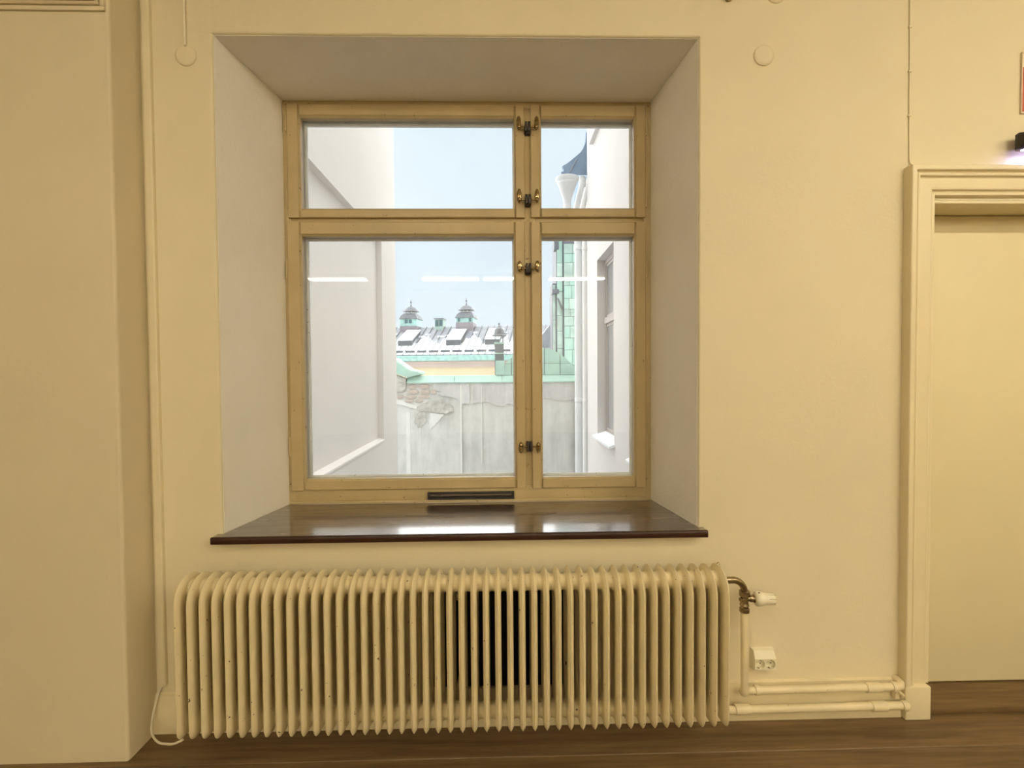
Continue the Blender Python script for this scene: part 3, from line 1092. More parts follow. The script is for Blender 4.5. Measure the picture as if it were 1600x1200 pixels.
# emergency light above the door, framed notice above it
el = thing('emergency_light', 'black wall lamp shining bluish light down above the door', 'lamp', (2.33, -0.05, 2.49))
bm = B()
prism(bm, [(-0.028, 2.490), (-0.052, 2.486), (-0.072, 2.500), (-0.078, 2.525), (-0.066, 2.552), (-0.045, 2.560), (-0.028, 2.556)], 'x', 2.228, 2.44, 0.008, 3)
obj('lamp_housing', bm, M_black, el)
bm = B(); box(bm, 2.262, -0.030, 2.497, 2.41, 0.0, 2.55, 0.003, 1)
obj('mount', bm, M_brass, el)
bm = B(); box(bm, 2.250, -0.066, 2.4845, 2.425, -0.036, 2.4870)
obj('led_strip', bm, emit('led_blue_white', (0.42, 0.42, 1.0), 30), el)
nt_ = thing('framed_notice', 'framed notice with a red panel beside the right edge', 'notice', (2.42, 0, 2.66))
bm = B(); ring(bm, 2.281, 2.56, 2.660, 2.925, 0.004, -0.008, 0.0, 0.0005)
obj('notice_frame', bm, surf('notice_frame_wood', (0.72, 0.60, 0.45), 0.5, 0.1, 10), nt_)
bm = B(); box(bm, 2.285, -0.005, 2.664, 2.556, 0.0, 2.921)
obj('paper', bm, surf('notice_paper', (0.78, 0.66, 0.52), 0.6, 0.03, 5), nt_)
bm = B(); box(bm, 2.287, -0.0065, 2.669, 2.554, -0.005, 2.86)
obj('red_panel', bm, surf('notice_red', (0.55, 0.10, 0.05), 0.6, 0.05, 5), nt_)

# ------------------------------------------------------------------ ceiling lamps (rear row mirrors in the panes; unseen front left one added as fill)
M_tube = emit('fluorescent_tube', (1.0, 0.895, 0.65), LAMP_STRENGTH)
M_hous = surf('lamp_housing', (0.80, 0.78, 0.72), 0.4, 0.02, 3)
lamp_spots = [(-3.42, -7.25, 1), (-1.06, -7.25, 1), (0.24, -7.25, 1), (1.62, -7.25, 1), (3.45, -7.25, 1),
              (2.5, -2.5, 0), (4.3, -2.5, 0), (2.8, -4.6, 0), (4.6, -4.6, 0), (-1.0, -3.3, 2)]  # last lamp is unseen, added to brighten the pier and right reveal
for i, (lx, ly, far) in enumerate(lamp_spots):
    side = (['leftmost', 'second from left', 'middle', 'second from right', 'rightmost'] + ['nearer left', 'nearer right', 'farther left', 'farther right', 'added single'])[i]
    t = thing('ceiling_lamp', '%s twin tube ceiling lamp of the %s group' % (side, ['front right', 'rear', 'front left'][far]), 'lamp', (lx, ly, ZC - 0.10), 'fluorescent ceiling lamps')
    L = 0.61
    bm = B()
    prism(bm, [(ly - 0.11, ZC - 0.03), (ly - 0.05, ZC - 0.055), (ly + 0.05, ZC - 0.055), (ly + 0.11, ZC - 0.03), (ly + 0.11, ZC), (ly - 0.11, ZC)], 'x', lx - L, lx + L)
    obj('housing', bm, M_hous, t)
    for s in (-1, 1):
        bm = B(); tube(bm, [(lx - L + 0.02, ly + s * 0.034, ZC - 0.078), (lx + L - 0.02, ly + s * 0.034, ZC - 0.078)], 0.014, 8)
        obj('tube', bm, M_tube, t, 60)
        for e in (-1, 1):
            bm = B(); box(bm, lx + e * (L - 0.02), ly + s * 0.034 - 0.012, ZC - 0.095, lx + e * L, ly + s * 0.034 + 0.012, ZC - 0.03)
            obj('lamp_holder', bm, M_hous, t)

# ================================================================== outdoors
bm = B(); box(bm, -30, WT + 0.01, -9.2, 30, 80, -9.0)
struct('ground', 'pale courtyard ground far below', bm, M_ground)

# ---- left wing
lw = thing('neighbour_wing', 'pale rendered building wing with a sunk panel, left of the window', 'building', (-3.2, 4.4, -9.0))
XW = -2.2
py0, py1, pz0, pz1, pd = 1.9, 7.02, 0.33, 4.03, 0.10
bm = B()
box(bm, XW - 2.0, WT + 0.02, -9, XW - pd, 8.18, 11)
box(bm, XW - pd, WT + 0.02, -9, XW, 8.18, pz0 - 0.05)
box(bm, XW - pd, WT + 0.02, pz1, XW, 8.18, 11)
box(bm, XW - pd, WT + 0.02, pz0 - 0.05, XW, py0, pz1)
box(bm, XW - pd, py1, pz0 - 0.05, XW, 8.18, pz1)
obj('wing_wall', bm, M_stucco, lw)
bm = B(); prism(bm, [(XW - pd, pz0 + 0.005), (XW + 0.012, pz0 - 0.025), (XW + 0.015, pz0 - 0.05), (XW - pd, pz0 - 0.05)], 'y', py0 + 0.001, py1 - 0.001)
obj('panel_ledge', bm, M_stucco, lw)

# ---- right wing
rw = thing('neighbour_wing', 'white rendered building wing with a tall taupe window, right side', 'building', (3.0, 4.6, -9.0))
XE = 2.0
wy0, wy1, wz0, wz1 = 6.48, 7.97, 0.21, 3.84
bm = B()
box(bm, XE + 0.30, WT + 0.02, -9, XE + 2.5, 9.08, 12)
box(bm, XE, WT + 0.02, -9, XE + 0.30, 9.08, wz0)
box(bm, XE, WT + 0.02, wz1, XE + 0.30, 9.08, 12)
box(bm, XE, WT + 0.02, wz0, XE + 0.30, wy0, wz1)
box(bm, XE, wy1, wz0, XE + 0.30, 9.08, wz1)
obj('wing_wall', bm, M_stucco2, rw)
ew = bpy.data.objects.new('wing_window', None)
col.objects.link(ew); ew.parent = rw; ew.location = Vector((XE + 0.2, 7.2, wz0)) - wpos(rw)
xw0, xw1 = XE + 0.16, XE + 0.24
bm = B()
box(bm, xw0, wy0, wz0, xw1, wy0 + 0.09, wz1)
box(bm, xw0, wy1 - 0.09, wz0, xw1, wy1, wz1)
box(bm, xw0, wy0 + 0.09, wz1 - 0.10, xw1, wy1 - 0.09, wz1)
box(bm, xw0, wy0 + 0.09, wz0, xw1, wy1 - 0.09, wz0 + 0.12)
box(bm, xw0 - 0.03, wy0 + 0.09, 2.52, xw1, wy1 - 0.09, 2.64)
box(bm, xw0 + 0.005, 7.16, wz0 + 0.12, xw1, 7.26, wz1 - 0.10)
obj('window_frame', bm, M_extframe, ew)
for ya_, yb_ in ((wy0 + 0.09, 7.16), (7.26, wy1 - 0.09)):
    for za_, zb_ in ((wz0 + 0.12, 2.52), (2.64, wz1 - 0.10)):
        bm = B(); ring_y = 0.06
        box(bm, xw0 + 0.02, ya_, za_, xw0 + 0.05, ya_ + ring_y, zb_)
        box(bm, xw0 + 0.02, yb_ - ring_y, za_, xw0 + 0.05, yb_, zb_)
        box(bm, xw0 + 0.02, ya_ + ring_y, za_, xw0 + 0.05, yb_ - ring_y, za_ + ring_y)
        box(bm, xw0 + 0.02, ya_ + ring_y, zb_ - ring_y, xw0 + 0.05, yb_ - ring_y, zb_)
        obj('sash', bm, M_extframe, ew)
        bm = B(); box(bm, xw0 + 0.034, ya_ + ring_y, za_ + ring_y, xw0 + 0.040, yb_ - ring_y, zb_ - ring_y)
        obj('pane', bm, M_extglass, ew)
bm = B(); prism(bm, [(XE + 0.16, wz0 + 0.10), (XE - 0.10, wz0 + 0.005), (XE - 0.10, wz0 - 0.035), (XE - 0.005, wz0 - 0.01), (XE + 0.16, wz0 - 0.01)], 'y', wy0 - 0.06, wy1 + 0.05)
obj('snowy_sill', bm, M_snow, rw)
bm = B(); prism(bm, [(XE + 0.0, 6.50), (XE - 0.085, 6.44), (XE - 0.085, 6.40), (XE + 0.0, 6.40)], 'y', 5.2, 8.38)
obj('upper_sill', bm, M_stucco2, rw)
bm = B(); prism(bm, [(XE, 0.20), (XE - 0.07, 0.17), (XE - 0.07, 0.14), (XE, 0.15)], 'y', 4.4, 5.42)
obj('lower_ledge', bm, M_snow, rw)

# ---- drainpipe with hopper, second drainpipe
PYD = 9.33
dp = thing('drainpipe', 'pale grey drainpipe with a funnel shaped rainwater hopper', 'drainpipe', (1.83, PYD, -9))
bm = B()
lathe(bm, [(0.090, 5.33), (0.092, 5.55), (0.100, 5.57), (0.205, 5.89), (0.225, 5.91), (0.232, 5.94), (0.228, 5.96), (0.262, 6.00), (0.278, 6.03), (0.278, 6.06), (0.255, 6.06), (0.2, 5.93), (0.06, 5.5), (0.0, 5.5)], (1.575, PYD, 0), (0, 0, 1), 28)
obj('hopper', bm, M_pgrey, dp, 40)
bm = B()
tube(bm, smooth_pts([(1.575, PYD, 5.45), (1.578, PYD, 5.32), (1.62, PYD, 5.12), (1.74, PYD, 4.86), (1.815, PYD, 4.66), (1.835, PYD, 4.45), (1.836, PYD, 3.0), (1.832, PYD, 1.0), (1.830, PYD, -2.0), (1.830, PYD, -8.9)], 5), 0.094, 20)
obj('pipe_shaft', bm, M_pgrey, dp, 60)
for z in (4.39, 0.83, -2.7):
    bm = B(); lathe(bm, [(0.094, 0), (0.104, 0.004), (0.104, 0.10), (0.094, 0.11)], (1.834, PYD, z), (0, 0, 1), 20)
    obj('pipe_joint', bm, M_pgrey, dp, 50)
dp2 = thing('drainpipe', 'slim white drainpipe at the wing corner beside the grey one', 'drainpipe', (1.985, 9.25, -9))
bm = B()
tube(bm, smooth_pts([(2.13, 9.42, 6.10), (2.06, 9.40, 5.80), (1.965, 9.36, 5.46), (1.915, 9.33, 5.2), (1.945, 9.26, 4.9), (1.954, 9.22, 4.6), (1.954, 9.20, 4.2), (1.954, 9.20, 0.8), (1.954, 9.20, -8.9)], 5), 0.058, 16)
obj('pipe_shaft', bm, M_pwhite, dp2, 60)
for z in (4.36, 0.83):
    bm = B(); lathe(bm, [(0.058, 0), (0.066, 0.004), (0.066, 0.07), (0.058, 0.075)], (1.954, 9.20, z), (0, 0, 1), 16)
    obj('pipe_joint', bm, M_pwhite, dp2, 50)
dp3 = thing('gutter_outlet', 'short white gutter outlet pipe slanting under the blue eave', 'drainpipe', (1.9, 9.5, 5.3))
bm = B()
tube(bm, smooth_pts([(1.985, 9.62, 6.20), (1.95, 9.58, 5.95), (1.86, 9.52, 5.6), (1.795, 9.48, 5.33), (1.78, 9.46, 5.15)], 5), 0.070, 16)
obj('outlet_pipe', bm, M_pwhite, dp3, 60)
bm = B(); lathe(bm, [(0.07, 0), (0.085, 0.01), (0.085, 0.22), (0.07, 0.23)], (1.985, 9.62, 5.97), (0, 0, 1), 16)
obj('collar', bm, M_pwhite, dp3, 50)

# ---- flared blue roof beyond the right wing
br = thing('flared_roof', 'blue grey flared roof corner above the rainwater hopper', 'roof', (3.1, 10.6, 6.1))
prof = [(1.42, 6.20), (1.56, 6.285), (1.70, 6.40), (1.82, 6.50), (1.90, 6.60), (1.945, 6.72), (1.962, 6.86), (1.965, 6.96), (2.06, 7.05), (2.5, 7.4), (4.5, 8.6), (4.5, 6.04), (1.50, 6.04), (1.40, 6.075), (1.47, 6.10)]
prof = [(px * 1.045, 1.546 + (pz - 1.546) * 1.045) for px, pz in prof]
bm = B(); prism(bm, prof, 'y', 9.50, 9.60)
obj('roof_flare', bm, M_slate, br, 20)
bm = B(); prism(bm, [(2.12, 6.24), (2.12, 7.25), (2.6, 7.6), (4.7, 8.9), (4.7, 6.24)], 'y', 9.60, 11.8)
obj('roof_body', bm, M_slate, br, 20)
bm = B(); tube(bm, [(1.66, 9.49, 6.26), (1.73, 9.49, 6.40), (1.84, 9.49, 6.58)], 0.012, 8)
obj('hip_roll', bm, M_zinc, br)
bm = B(); box(bm, 2.12, 9.62, -9, 4.6, 11.8, 6.24)
obj('tower_wall', bm, M_stucco2, br)

# ---- weathered courtyard wall
YW = 12.0
cw = thing('courtyard_wall', 'weathered grey rendered wall capped with green copper', 'wall', (-0.4, YW + 0.3, -9))
bm = B(); box(bm, -6.5, YW, -9, 6.0, YW + 0.7, 1.30)
obj('wall_body', bm, M_old, cw)
# copper cap in sheets
edges = [-2.72, -1.35, 0.02, 1.12, 2.3, 3.5]
for a, b in zip(edges, edges[1:]):
    bm = B()
    prism(bm, [(YW - 0.07, 1.245), (YW - 0.07, 1.275), (YW - 0.055, 1.285), (YW + 0.05, 1.455), (YW + 0.7, 1.459), (YW + 0.7, 1.245)], 'x', a + 0.004, b - 0.004, 0.006, 1)
    obj('copper_sheet', bm, M_copper, cw)
    bm = B(); box(bm, b - 0.012, YW - 0.062, 1.262, b + 0.012, YW + 0.6, 1.282)
    obj('copper_seam', bm, M_copper, cw)
# stepped coping at the left end
bm = B()
prism(bm, [(-4.0, 2.30), (-3.05, 1.93), (-2.62, 1.62), (-2.30, 1.545), (-2.30, 1.50), (-2.70, 1.41), (-3.02, 1.53), (-4.0, 1.95)], 'y', YW - 0.10, YW + 0.6, 0.01, 1)
obj('coping_sheet', bm, M_copper, cw)
bm = B()
prism(bm, [(-4.0, 2.34), (-3.05, 1.965), (-2.62, 1.655), (-2.30, 1.572), (-2.30, 1.548), (-2.62, 1.622), (-3.05, 1.932), (-4.0, 2.30)], 'y', YW - 0.05, YW + 0.62)
obj('coping_snow', bm, M_snow, cw)
bm = B()
prism(bm, [(-4.0, 1.90), (-3.02, 1.49), (-2.73, 1.38), (-2.74, 1.10), (-2.82, 1.00), (-2.95, 0.985), (-3.3, 1.0), (-4.0, 1.0)], 'y', YW - 0.09, YW + 0.2, 0.04, 3)
obj('rubble_stone', bm, M_boulder, cw)
# exposed rubble stones in uneven courses
random.seed(11)
rows = [(1.225, 1.07, -2.70, -2.00), (1.065, 0.92, -2.72, -1.86), (0.915, 0.79, -3.02, -2.02), (0.785, 0.68, -2.80, -2.26)]
for zt1, zb1, xa, xb in rows:
    x = xa
    while x < xb - 0.06:
        w = min(random.uniform(0.18, 0.40), xb - x)
        h = zt1 - zb1
        cx, cz2 = x + w / 2, (zt1 + zb1) / 2
        poly = []
        for i in range(9):
            a = 2 * PI * i / 9 + random.uniform(-0.15, 0.15)
            ca, sa = math.cos(a), math.sin(a)
            q = (abs(ca) ** 3.2 + abs(sa) ** 3.2) ** (-1 / 3.2)
            poly.append((cx + ca * q * (w / 2 - 0.006) * random.uniform(0.92, 1.0), cz2 + sa * q * (h / 2 - 0.004) * random.uniform(0.92, 1.0)))
        bm = B(); prism(bm, poly, 'y', YW - random.uniform(0.012, 0.03), YW + 0.02, 0.008, 2)
        obj('stone', bm, M_stone, cw)
        x += w


def jag(pts, seed, amp=0.018, n=5):
    random.seed(seed)
    out = []
    for i, p in enumerate(pts):
        q = pts[(i + 1) % len(pts)]
        for k in range(n):
            t = k / n
            out.append((p[0] + (q[0] - p[0]) * t + random.uniform(-amp, amp), p[1] + (q[1] - p[1]) * t + random.uniform(-amp, amp)))
    return out


flakes = [
    (jag([(-1.97, 1.243), (-0.93, 1.243), (-0.92, 0.62), (-1.02, 0.66), (-1.22, 0.60), (-1.30, 0.80), (-1.60, 0.86), (-1.86, 0.93), (-1.72, 1.00), (-1.94, 1.06)], 2, 0.014), M_old2, 0.035),
    (jag([(-0.86, 1.243), (0.55, 1.243), (0.52, 0.60), (0.18, 0.62), (0.06, 0.56), (-0.25, 0.60), (-0.42, 0.70), (-0.82, 0.64)], 3, 0.014), M_old2, 0.034),
    (jag([(0.56, 1.243), (2.6, 1.243), (2.6, 0.75), (2.05, 0.72), (1.75, 0.70), (1.3, 0.80), (0.9, 0.66), (0.55, 0.68)], 5, 0.016), M_old2, 0.030),
    (jag([(-2.40, 0.60), (-2.10, 0.72), (-1.75, 0.76), (-1.62, 0.66), (-1.42, 0.58), (-1.40, 0.42), (-1.62, 0.36), (-2.02, 0.40), (-2.36, 0.44)], 7, 0.016), M_boulder, 0.028),
    (jag([(-2.04, 0.38), (-1.66, 0.34), (-1.82, 0.14), (-2.06, -0.10), (-2.10, 0.10)], 8, 0.014, 4), M_lime, 0.022),
    (jag([(-3.05, 0.80), (-2.66, 0.66), (-2.42, 0.58), (-2.46, 0.50), (-2.80, 0.60), (-3.05, 0.66)], 9, 0.010, 4), M_lime, 0.030),
    (jag([(-2.52, 0.40), (-2.20, 0.42), (-2.16, 0.10), (-2.40, -0.06), (-2.52, 0.12)], 12, 0.014, 4), M_boulder, 0.016),
]
for poly, mt, th in flakes:
    bm = B(); prism(bm, poly, 'y', YW - th, YW + 0.01)
    obj('render_flake', bm, mt, cw, 20)
for xa, w, z0_, z1_ in ((-1.17, 0.045, -9, 1.2), (-0.57, 0.018, -1.1, 1.2), (-2.70, 0.12, -9, 0.42), (-2.36, 0.03, -0.7, 0.35)):
    bm = B(); box(bm, xa - w / 2, YW - 0.008 if z1_ < 1 else YW - 0.040, z0_, xa + w / 2, YW + 0.005, z1_, 0.003, 1)
    obj('lime_run', bm, M_lime, cw)

# arched copper gable on the wall
ag = thing('arched_gable', 'rounded green copper gable rising above the courtyard wall', 'gable', (1.02, YW + 0.3, 1.46))
gx0, gx1, gz0, gh = -0.16, 2.30, 1.462, 0.80
gc, ga = (gx0 + gx1) / 2, (gx1 - gx0) / 2


def gtop(x):
    t = min(1.0, abs((x - gc) / ga))
    return gz0 + gh * max(0.0, 1 - t ** 2.2)


cols_x = [gx0, 0.30, 0.78, 1.26, 1.72, gx1]
for a, b in zip(cols_x, cols_x[1:]):
    for z0_, z1_ in ((gz0, 1.80), (1.80, 2.40)):
        n = 8
        xs = [a + 0.009 + (b - a - 0.018) * i / n for i in range(n + 1)]
        tops = [min(z1_ - 0.009, gtop(x)) for x in xs]
        pts = [(x, tz) for x, tz in zip(xs, tops) if tz > z0_ + 0.006]
        if len(pts) < 2:
            continue
        poly = [(pts[0][0], z0_)] + pts + [(pts[-1][0], z0_)]
        bm = B(); prism(bm, poly, 'y', YW + 0.04, YW + 0.5)
        obj('copper_sheet', bm, M_copper, ag)
bm = B(); box(bm, gx0, YW + 0.02, gz0 + 0.006, 0.10, YW + 0.55, 1.88, 0.008, 1)
obj('gable_pier', bm, M_copper, ag)
bm = B()
poly = [(gx0 + 0.02 + (gx1 - gx0 - 0.04) * i / 24, 0) for i in range(25)]
poly = [(x, gtop(x) - 0.01) for x, _ in poly]
prism(bm, [(gx0 + 0.02, gz0)] + poly[1:-1] + [(gx1 - 0.02, gz0)], 'y', YW + 0.055, YW + 0.6)
obj('gable_core', bm, M_dzinc, ag)

# small ventilation stack with a capped head
vs = thing('vent_stack', 'small grey vent stack with an onion shaped cap on posts', 'chimney', (-0.05, YW + 0.85, 1.4))
sy = YW + 0.85
sx_ = -0.052
bm = B(); box(bm, sx_ - 0.14, sy - 0.14, 0.9, sx_ + 0.14, sy + 0.14, 2.45, 0.01)
obj('stack', bm, M_dzinc, vs)
bm = B(); box(bm, sx_ - 0.16, sy - 0.16, 2.10, sx_ + 0.16, sy + 0.16, 2.14); box(bm, sx_ - 0.155, sy - 0.155, 2.40, sx_ + 0.155, sy + 0.155, 2.46)
obj('band', bm, M_copper2, vs)
for dx in (-0.12, 0.12):
    for dy in (-0.12, 0.12):
        bm = B(); tube(bm, [(sx_ + dx, sy + dy, 2.45), (sx_ + dx, sy + dy, 2.66)], 0.012, 8)
        obj('post', bm, M_dzinc, vs)
bm = B()
lathe(bm, [(0.0, 2.655), (0.235, 2.655), (0.235, 2.675), (0.17, 2.71), (0.155, 2.80), (0.13, 2.87), (0.075, 2.91), (0.035, 2.95), (0.022, 2.98), (0.0, 2.98)], (sx_, sy, 0), (0, 0, 1), 8, PI / 8)
obj('cap', bm, M_dzinc, vs, 30)
bm = B(); lathe(bm, [(0.012, 2.97), (0.014, 3.00), (0.028, 3.01), (0.030, 3.035), (0.012, 3.05), (0.0, 3.09)], (sx_, sy, 0), (0, 0, 1), 10)
obj('finial', bm, M_dzinc, vs, 50)

# ---- copper clad tower
tw_ = thing('copper_tower', 'tall stair tower clad in patched green copper sheets', 'tower', (3.4, 18.0, -9))
TY = 17.0
bm = B(); box(bm, 2.47, TY, -9, 5.2, TY + 2.5, 7.0); box(bm, 2.20, TY + 0.12, -9, 2.47, TY + 1.6, 6.9); box(bm, 2.06, TY + 0.25, -9, 2.20, TY + 1.2, 5.05)
obj('tower_core', bm, M_dzinc, tw_)
random.seed(21)


def sheets(xa, xb, yf_, zlist, split):
    for z0_, z1_ in zip(zlist, zlist[1:]):
        xs = [xa] + ([xa + (xb - xa) * random.uniform(0.35, 0.65)] if split else []) + [xb]
        for p, q in zip(xs, xs[1:]):
            th = random.uniform(0.015, 0.035)
            bm = B(); box(bm, p + 0.007, yf_ - th, z0_ + 0.008, q - 0.007, yf_, z1_ - 0.008, 0.004, 1)
            obj('copper_sheet', bm, random.choice([M_copper2, M_copper2, M_copper]), tw_)


zs = [-1.0]
while zs[-1] < 6.4:
    zs.append(zs[-1] + random.uniform(0.28, 0.66))
sheets(2.49, 3.05, TY, zs, True)
zs = [-1.0]
while zs[-1] < 6.4:
    zs.append(zs[-1] + random.uniform(0.5, 1.0))
sheets(2.22, 2.45, TY + 0.12, zs, False)
sheets(2.07, 2.19, TY + 0.25, [-1, 0.6, 2.2, 3.6, 5.0], False)
bm = B(); tube(bm, [(2.24, TY + 0.06, 4.45), (2.45, TY + 0.04, 3.95)], 0.03, 8)
obj('strut', bm, M_dzinc, tw_)
for z in (6.35, 4.62):
    bm = B(); box(bm, 2.03 if z < 5 else 2.12, TY + 0.06, z, 2.30, TY + 0.5, z + (0.42 if z > 5 else 0.18), 0.02)
    obj('bracket', bm, M_dzinc, tw_)

# ---- long snowy roof with cupolas
bd = thing('snowy_building', 'long yellow building with snowy metal roof and two cupolas', 'building', (0, 40.0, -9))
bd.rotation_euler = (0, 0, math.radians(-9))
bz = 9.0      # local z of world zero
X0B, X1B = -16.0, 9.0
EY, RY, EZ, RZ = 0.0, 5.2, 3.08 + bz, 6.02 + bz


def L(name, bm, mat, par=bd, smooth=35):
    return obj(name, bm, mat, par, smooth, local=True)


bm = B(); box(bm, X0B, 0.35, 0, X1B, 10, EZ - 0.45)
L('facade', bm, M_yellow)
bm = B(); prism(bm, [(0.35, 2.02 + bz), (0.22, 2.05 + bz), (0.18, 2.40 + bz), (0.05, 2.46 + bz), (0.05, 2.56 + bz), (0.35, 2.56 + bz)], 'x', X0B, X1B)
L('cornice', bm, M_pink)
bm = B(); prism(bm, [(-0.10, EZ - 0.50), (-0.10, EZ - 0.06), (0.10, EZ), (0.45, EZ), (0.45, EZ - 0.50)], 'x', X0B, X1B)
L('eave_gutter', bm, M_copper3)
bm = B(); prism(bm, [(EY, EZ), (RY, RZ), (RY + 5.2, EZ), (RY + 5.2, EZ - 0.4), (EY + 0.2, EZ - 0.4)], 'x', X0B, X1B)
roof = L('roof', bm, M_zinc)
sl = (RZ - EZ) / (RY - EY)


def roofz(y):
    return EZ + sl * (y - EY)


# standing seams
x = X0B + 0.3
seam0 = None
while x < X1B:
    if seam0 is None:
        bm = B()
        prism(bm, [(EY, EZ), (RY, RZ), (RY, RZ + 0.105), (EY, EZ + 0.105)], 'x', x, x + 0.045)
        seam0 = L('standing_seam', bm, M_dzinc, roof)
        s0x = x
    else:
        clone(seam0, roof, seam0.location + Vector((x - s0x, 0, 0)))
    x += 0.62
# snow blanket: irregular upper edge, slides between the seams
random.seed(5)
nx = 420
bm = B()
prev = None
lowv = None
fs = []
tops = []
for i in range(nx + 1):
    x = X0B + (X1B - X0B) * i / nx
    yt_ = 2.8 + 0.3 * math.sin(x * 1.3) + 0.35 * math.sin(x * 4.1 + 1) + 0.2 * math.sin(x * 9.7) + random.uniform(-0.12, 0.12)
    if math.sin(x * 2.9 + 0.5) > 0.86:
        yt_ -= 0.9
    yt_ = max(1.6, min(3.9, yt_))
    y0_ = 0.04
    row = []
    for y in (y0_, yt_):
        row.append(bm.verts.new((x, y, roofz(y) + 0.02)))
        row.append(bm.verts.new((x, y, roofz(y) + 0.075)))
    if prev:
        fs += [bm.faces.new((prev[1], row[1], row[3], prev[3])), bm.faces.new((prev[0], prev[1], row[1], row[0])) if False else bm.faces.new((prev[0], row[0], row[1], prev[1])),
               bm.faces.new((prev[2], prev[3], row[3], row[2]))]
    prev = row
bmesh.ops.recalc_face_normals(bm, faces=fs)
L('snow_blanket', bm, M_snow, roof, 30)
# upper loose snow patches
for i in range(26):
    cx = random.uniform(X0B, X1B)
    cy = random.uniform(3.2, 4.0)
    n = 9
    ang = [2 * PI * k / n for k in range(n)]
    bm = B()
    w, h = random.uniform(0.15, 0.5), random.uniform(0.06, 0.18)
    lo_, hi_ = [], []
    for a in ang:
        q = random.uniform(0.7, 1.2)
        px_, py_ = cx + w * q * math.cos(a), cy + h * q * math.sin(a)
        lo_.append(bm.verts.new((px_, py_, roofz(py_) + 0.01)))
        hi_.append(bm.verts.new((px_, py_, roofz(py_) + 0.07)))
    f_ = [bm.faces.new(hi_)] + [bm.faces.new((lo_[k], lo_[(k + 1) % n], hi_[(k + 1) % n], hi_[k])) for k in range(n)]
    bmesh.ops.recalc_face_normals(bm, faces=f_)
    L('snow_patch', bm, M_snow, roof, 30)
# snow guards
x = X0B + 0.8
while x < X1B:
    bm = B(); box(bm, x, 0.34, roofz(0.34), x + 0.85, 0.40, roofz(0.4) + 0.24)
    L('snow_guard', bm, M_dzinc, roof)
    x += 1.08
# roof hatches
for hx in (-9.20, -4.65, -1.05):
    h = bpy.data.objects.new('roof_hatch', None)
    col.objects.link(h); h.parent = bd; h.location = (hx, 2.6, roofz(2.6))
    ya_, yb_ = 1.55, 4.05
    bm = B(); prism(bm, [(ya_, roofz(ya_)), (ya_, roofz(ya_) + 0.55), (yb_, roofz(yb_) + 0.28), (yb_, roofz(yb_))], 'x', hx - 0.66, hx + 0.66)
    L('hatch_box', bm, M_dzinc, h)
    bm = B(); prism(bm, [(ya_ - 0.05, roofz(ya_) + 0.54), (ya_ - 0.05, roofz(ya_) + 0.63), (yb_ + 0.05, roofz(yb_) + 0.36), (yb_ + 0.05, roofz(yb_) + 0.27)], 'x', hx - 0.70, hx + 0.70)
    L('hatch_snow', bm, M_snow, h)
# ridge dormer
dm = bpy.data.objects.new('ridge_vent', None)
col.objects.link(dm); dm.parent = bd; dm.location = (-6.80, RY, RZ)
bm = B(); box(bm, -7.25, RY - 0.6, RZ - 0.35, -6.42, RY + 0.4, RZ + 0.74)
L('vent_body', bm, M_copper2, dm)
bm = B(); box(bm, -7.33, RY - 0.68, RZ + 0.74, -6.34, RY + 0.48, RZ + 0.84)
L('vent_lid', bm, M_zinc, dm)
for xa in (-7.18, -6.80):
    bm = B(); box(bm, xa, RY - 0.63, RZ + 0.06, xa + 0.32, RY - 0.59, RZ + 0.66)
    L('louvre', bm, M_louvre, dm)
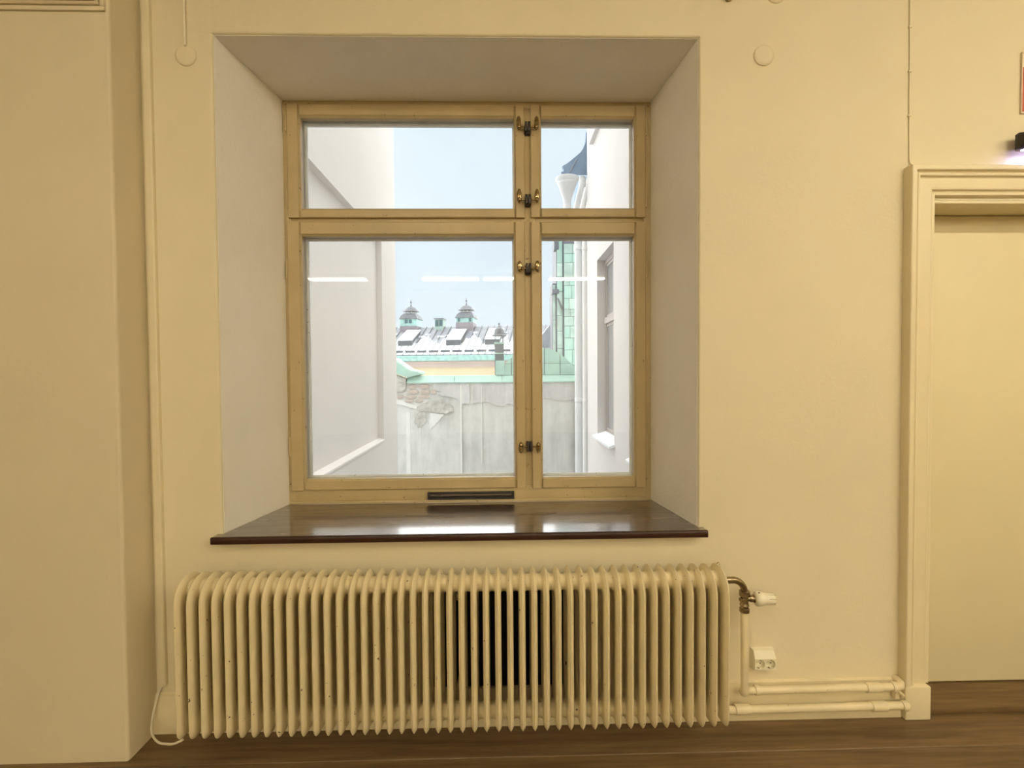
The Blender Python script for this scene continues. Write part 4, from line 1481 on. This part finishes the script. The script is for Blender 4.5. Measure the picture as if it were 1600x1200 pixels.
# cupolas
for cx, kind in ((-9.85, 0), (-4.22, 1)):
    c = bpy.data.objects.new('cupola', None)
    col.objects.link(c); c.parent = bd; c.location = (cx, RY, RZ)
    h = 0.86
    zb0 = RZ - 0.55
    bm = B(); box(bm, cx - h, RY - h, zb0, cx + h, RY + h, RZ + (0.12 if kind == 0 else 0.36))
    L('cupola_base', bm, M_purple, c)
    bm = B(); box(bm, cx - h + 0.02, RY - h + 0.02, RZ + (0.12 if kind == 0 else 0.36), cx + h - 0.02, RY + h - 0.02, RZ + 0.80)
    L('cupola_body', bm, M_copper3, c)
    if kind == 0:
        for dx in (-0.36, 0.06):
            bm = B(); box(bm, cx + dx, RY - h - 0.01, RZ + 0.38, cx + dx + 0.30, RY - h + 0.04, RZ + 0.74)
            L('cupola_window', bm, M_louvre, c)
    else:
        for dx in (-0.68, 0.42):
            bm = B(); box(bm, cx + dx, RY - h - 0.01, RZ + 0.42, cx + dx + 0.24, RY - h + 0.04, RZ + 0.76)
            L('cupola_window', bm, M_louvre, c)
    q = math.sqrt(2) * 0.88
    bm = B()
    lathe(bm, [(1.03 * q, RZ + 0.80), (1.05 * q, RZ + 0.86), (0.98 * q, RZ + 0.92), (0.93 * q, RZ + 1.05), (0.82 * q, RZ + 1.22), (0.66 * q, RZ + 1.34), (0.64 * q, RZ + 1.38)], (cx, RY, 0), (0, 0, 1), 4, PI / 4)
    L('skirt_roof', bm, M_dzinc, c)
    for k in range(8):
        a = 2 * PI * k / 8 + PI / 8
        bm = B(); tube(bm, [(cx + 0.5 * math.cos(a), RY + 0.5 * math.sin(a), RZ + 1.36), (cx + 0.5 * math.cos(a), RY + 0.5 * math.sin(a), RZ + 1.60)], 0.035, 6)
        L('lantern_post', bm, M_pwhite, c)
    bm = B()
    lathe(bm, [(0.0, RZ + 1.58), (0.80, RZ + 1.58), (0.82, RZ + 1.62), (0.64, RZ + 1.72), (0.58, RZ + 1.84), (0.46, RZ + 1.97), (0.28, RZ + 2.07), (0.10, RZ + 2.13), (0.05, RZ + 2.26), (0.035, RZ + 2.40), (0.0, RZ + 2.40)], (cx, RY, 0), (0, 0, 1), 8, PI / 8)
    L('dome', bm, M_dzinc, c)
    bm = B()
    lathe(bm, [(0.03, RZ + 2.38), (0.035, RZ + 2.46), (0.085, RZ + 2.50), (0.09, RZ + 2.56), (0.03, RZ + 2.62), (0.02, RZ + 2.80), (0.0, RZ + 2.86)], (cx, RY, 0), (0, 0, 1), 8)
    L('finial', bm, M_dzinc, c)

# ---- grey roof seen past the tower
gr = thing('distant_roof', 'grey roof block with snow between the window bars and the tower', 'roof', (3.7, 36, -9))
bm = B(); prism(bm, [(3.0, -9), (3.0, 4.2), (3.7, 5.1), (4.6, 5.1), (5.4, 4.2), (5.4, -9)], 'y', 34, 38)
obj('roof_body', bm, M_zinc, gr)
bm = B(); box(bm, 3.05, 33.6, 2.4, 3.6, 34, 3.3)
obj('dormer', bm, M_copper2, gr)
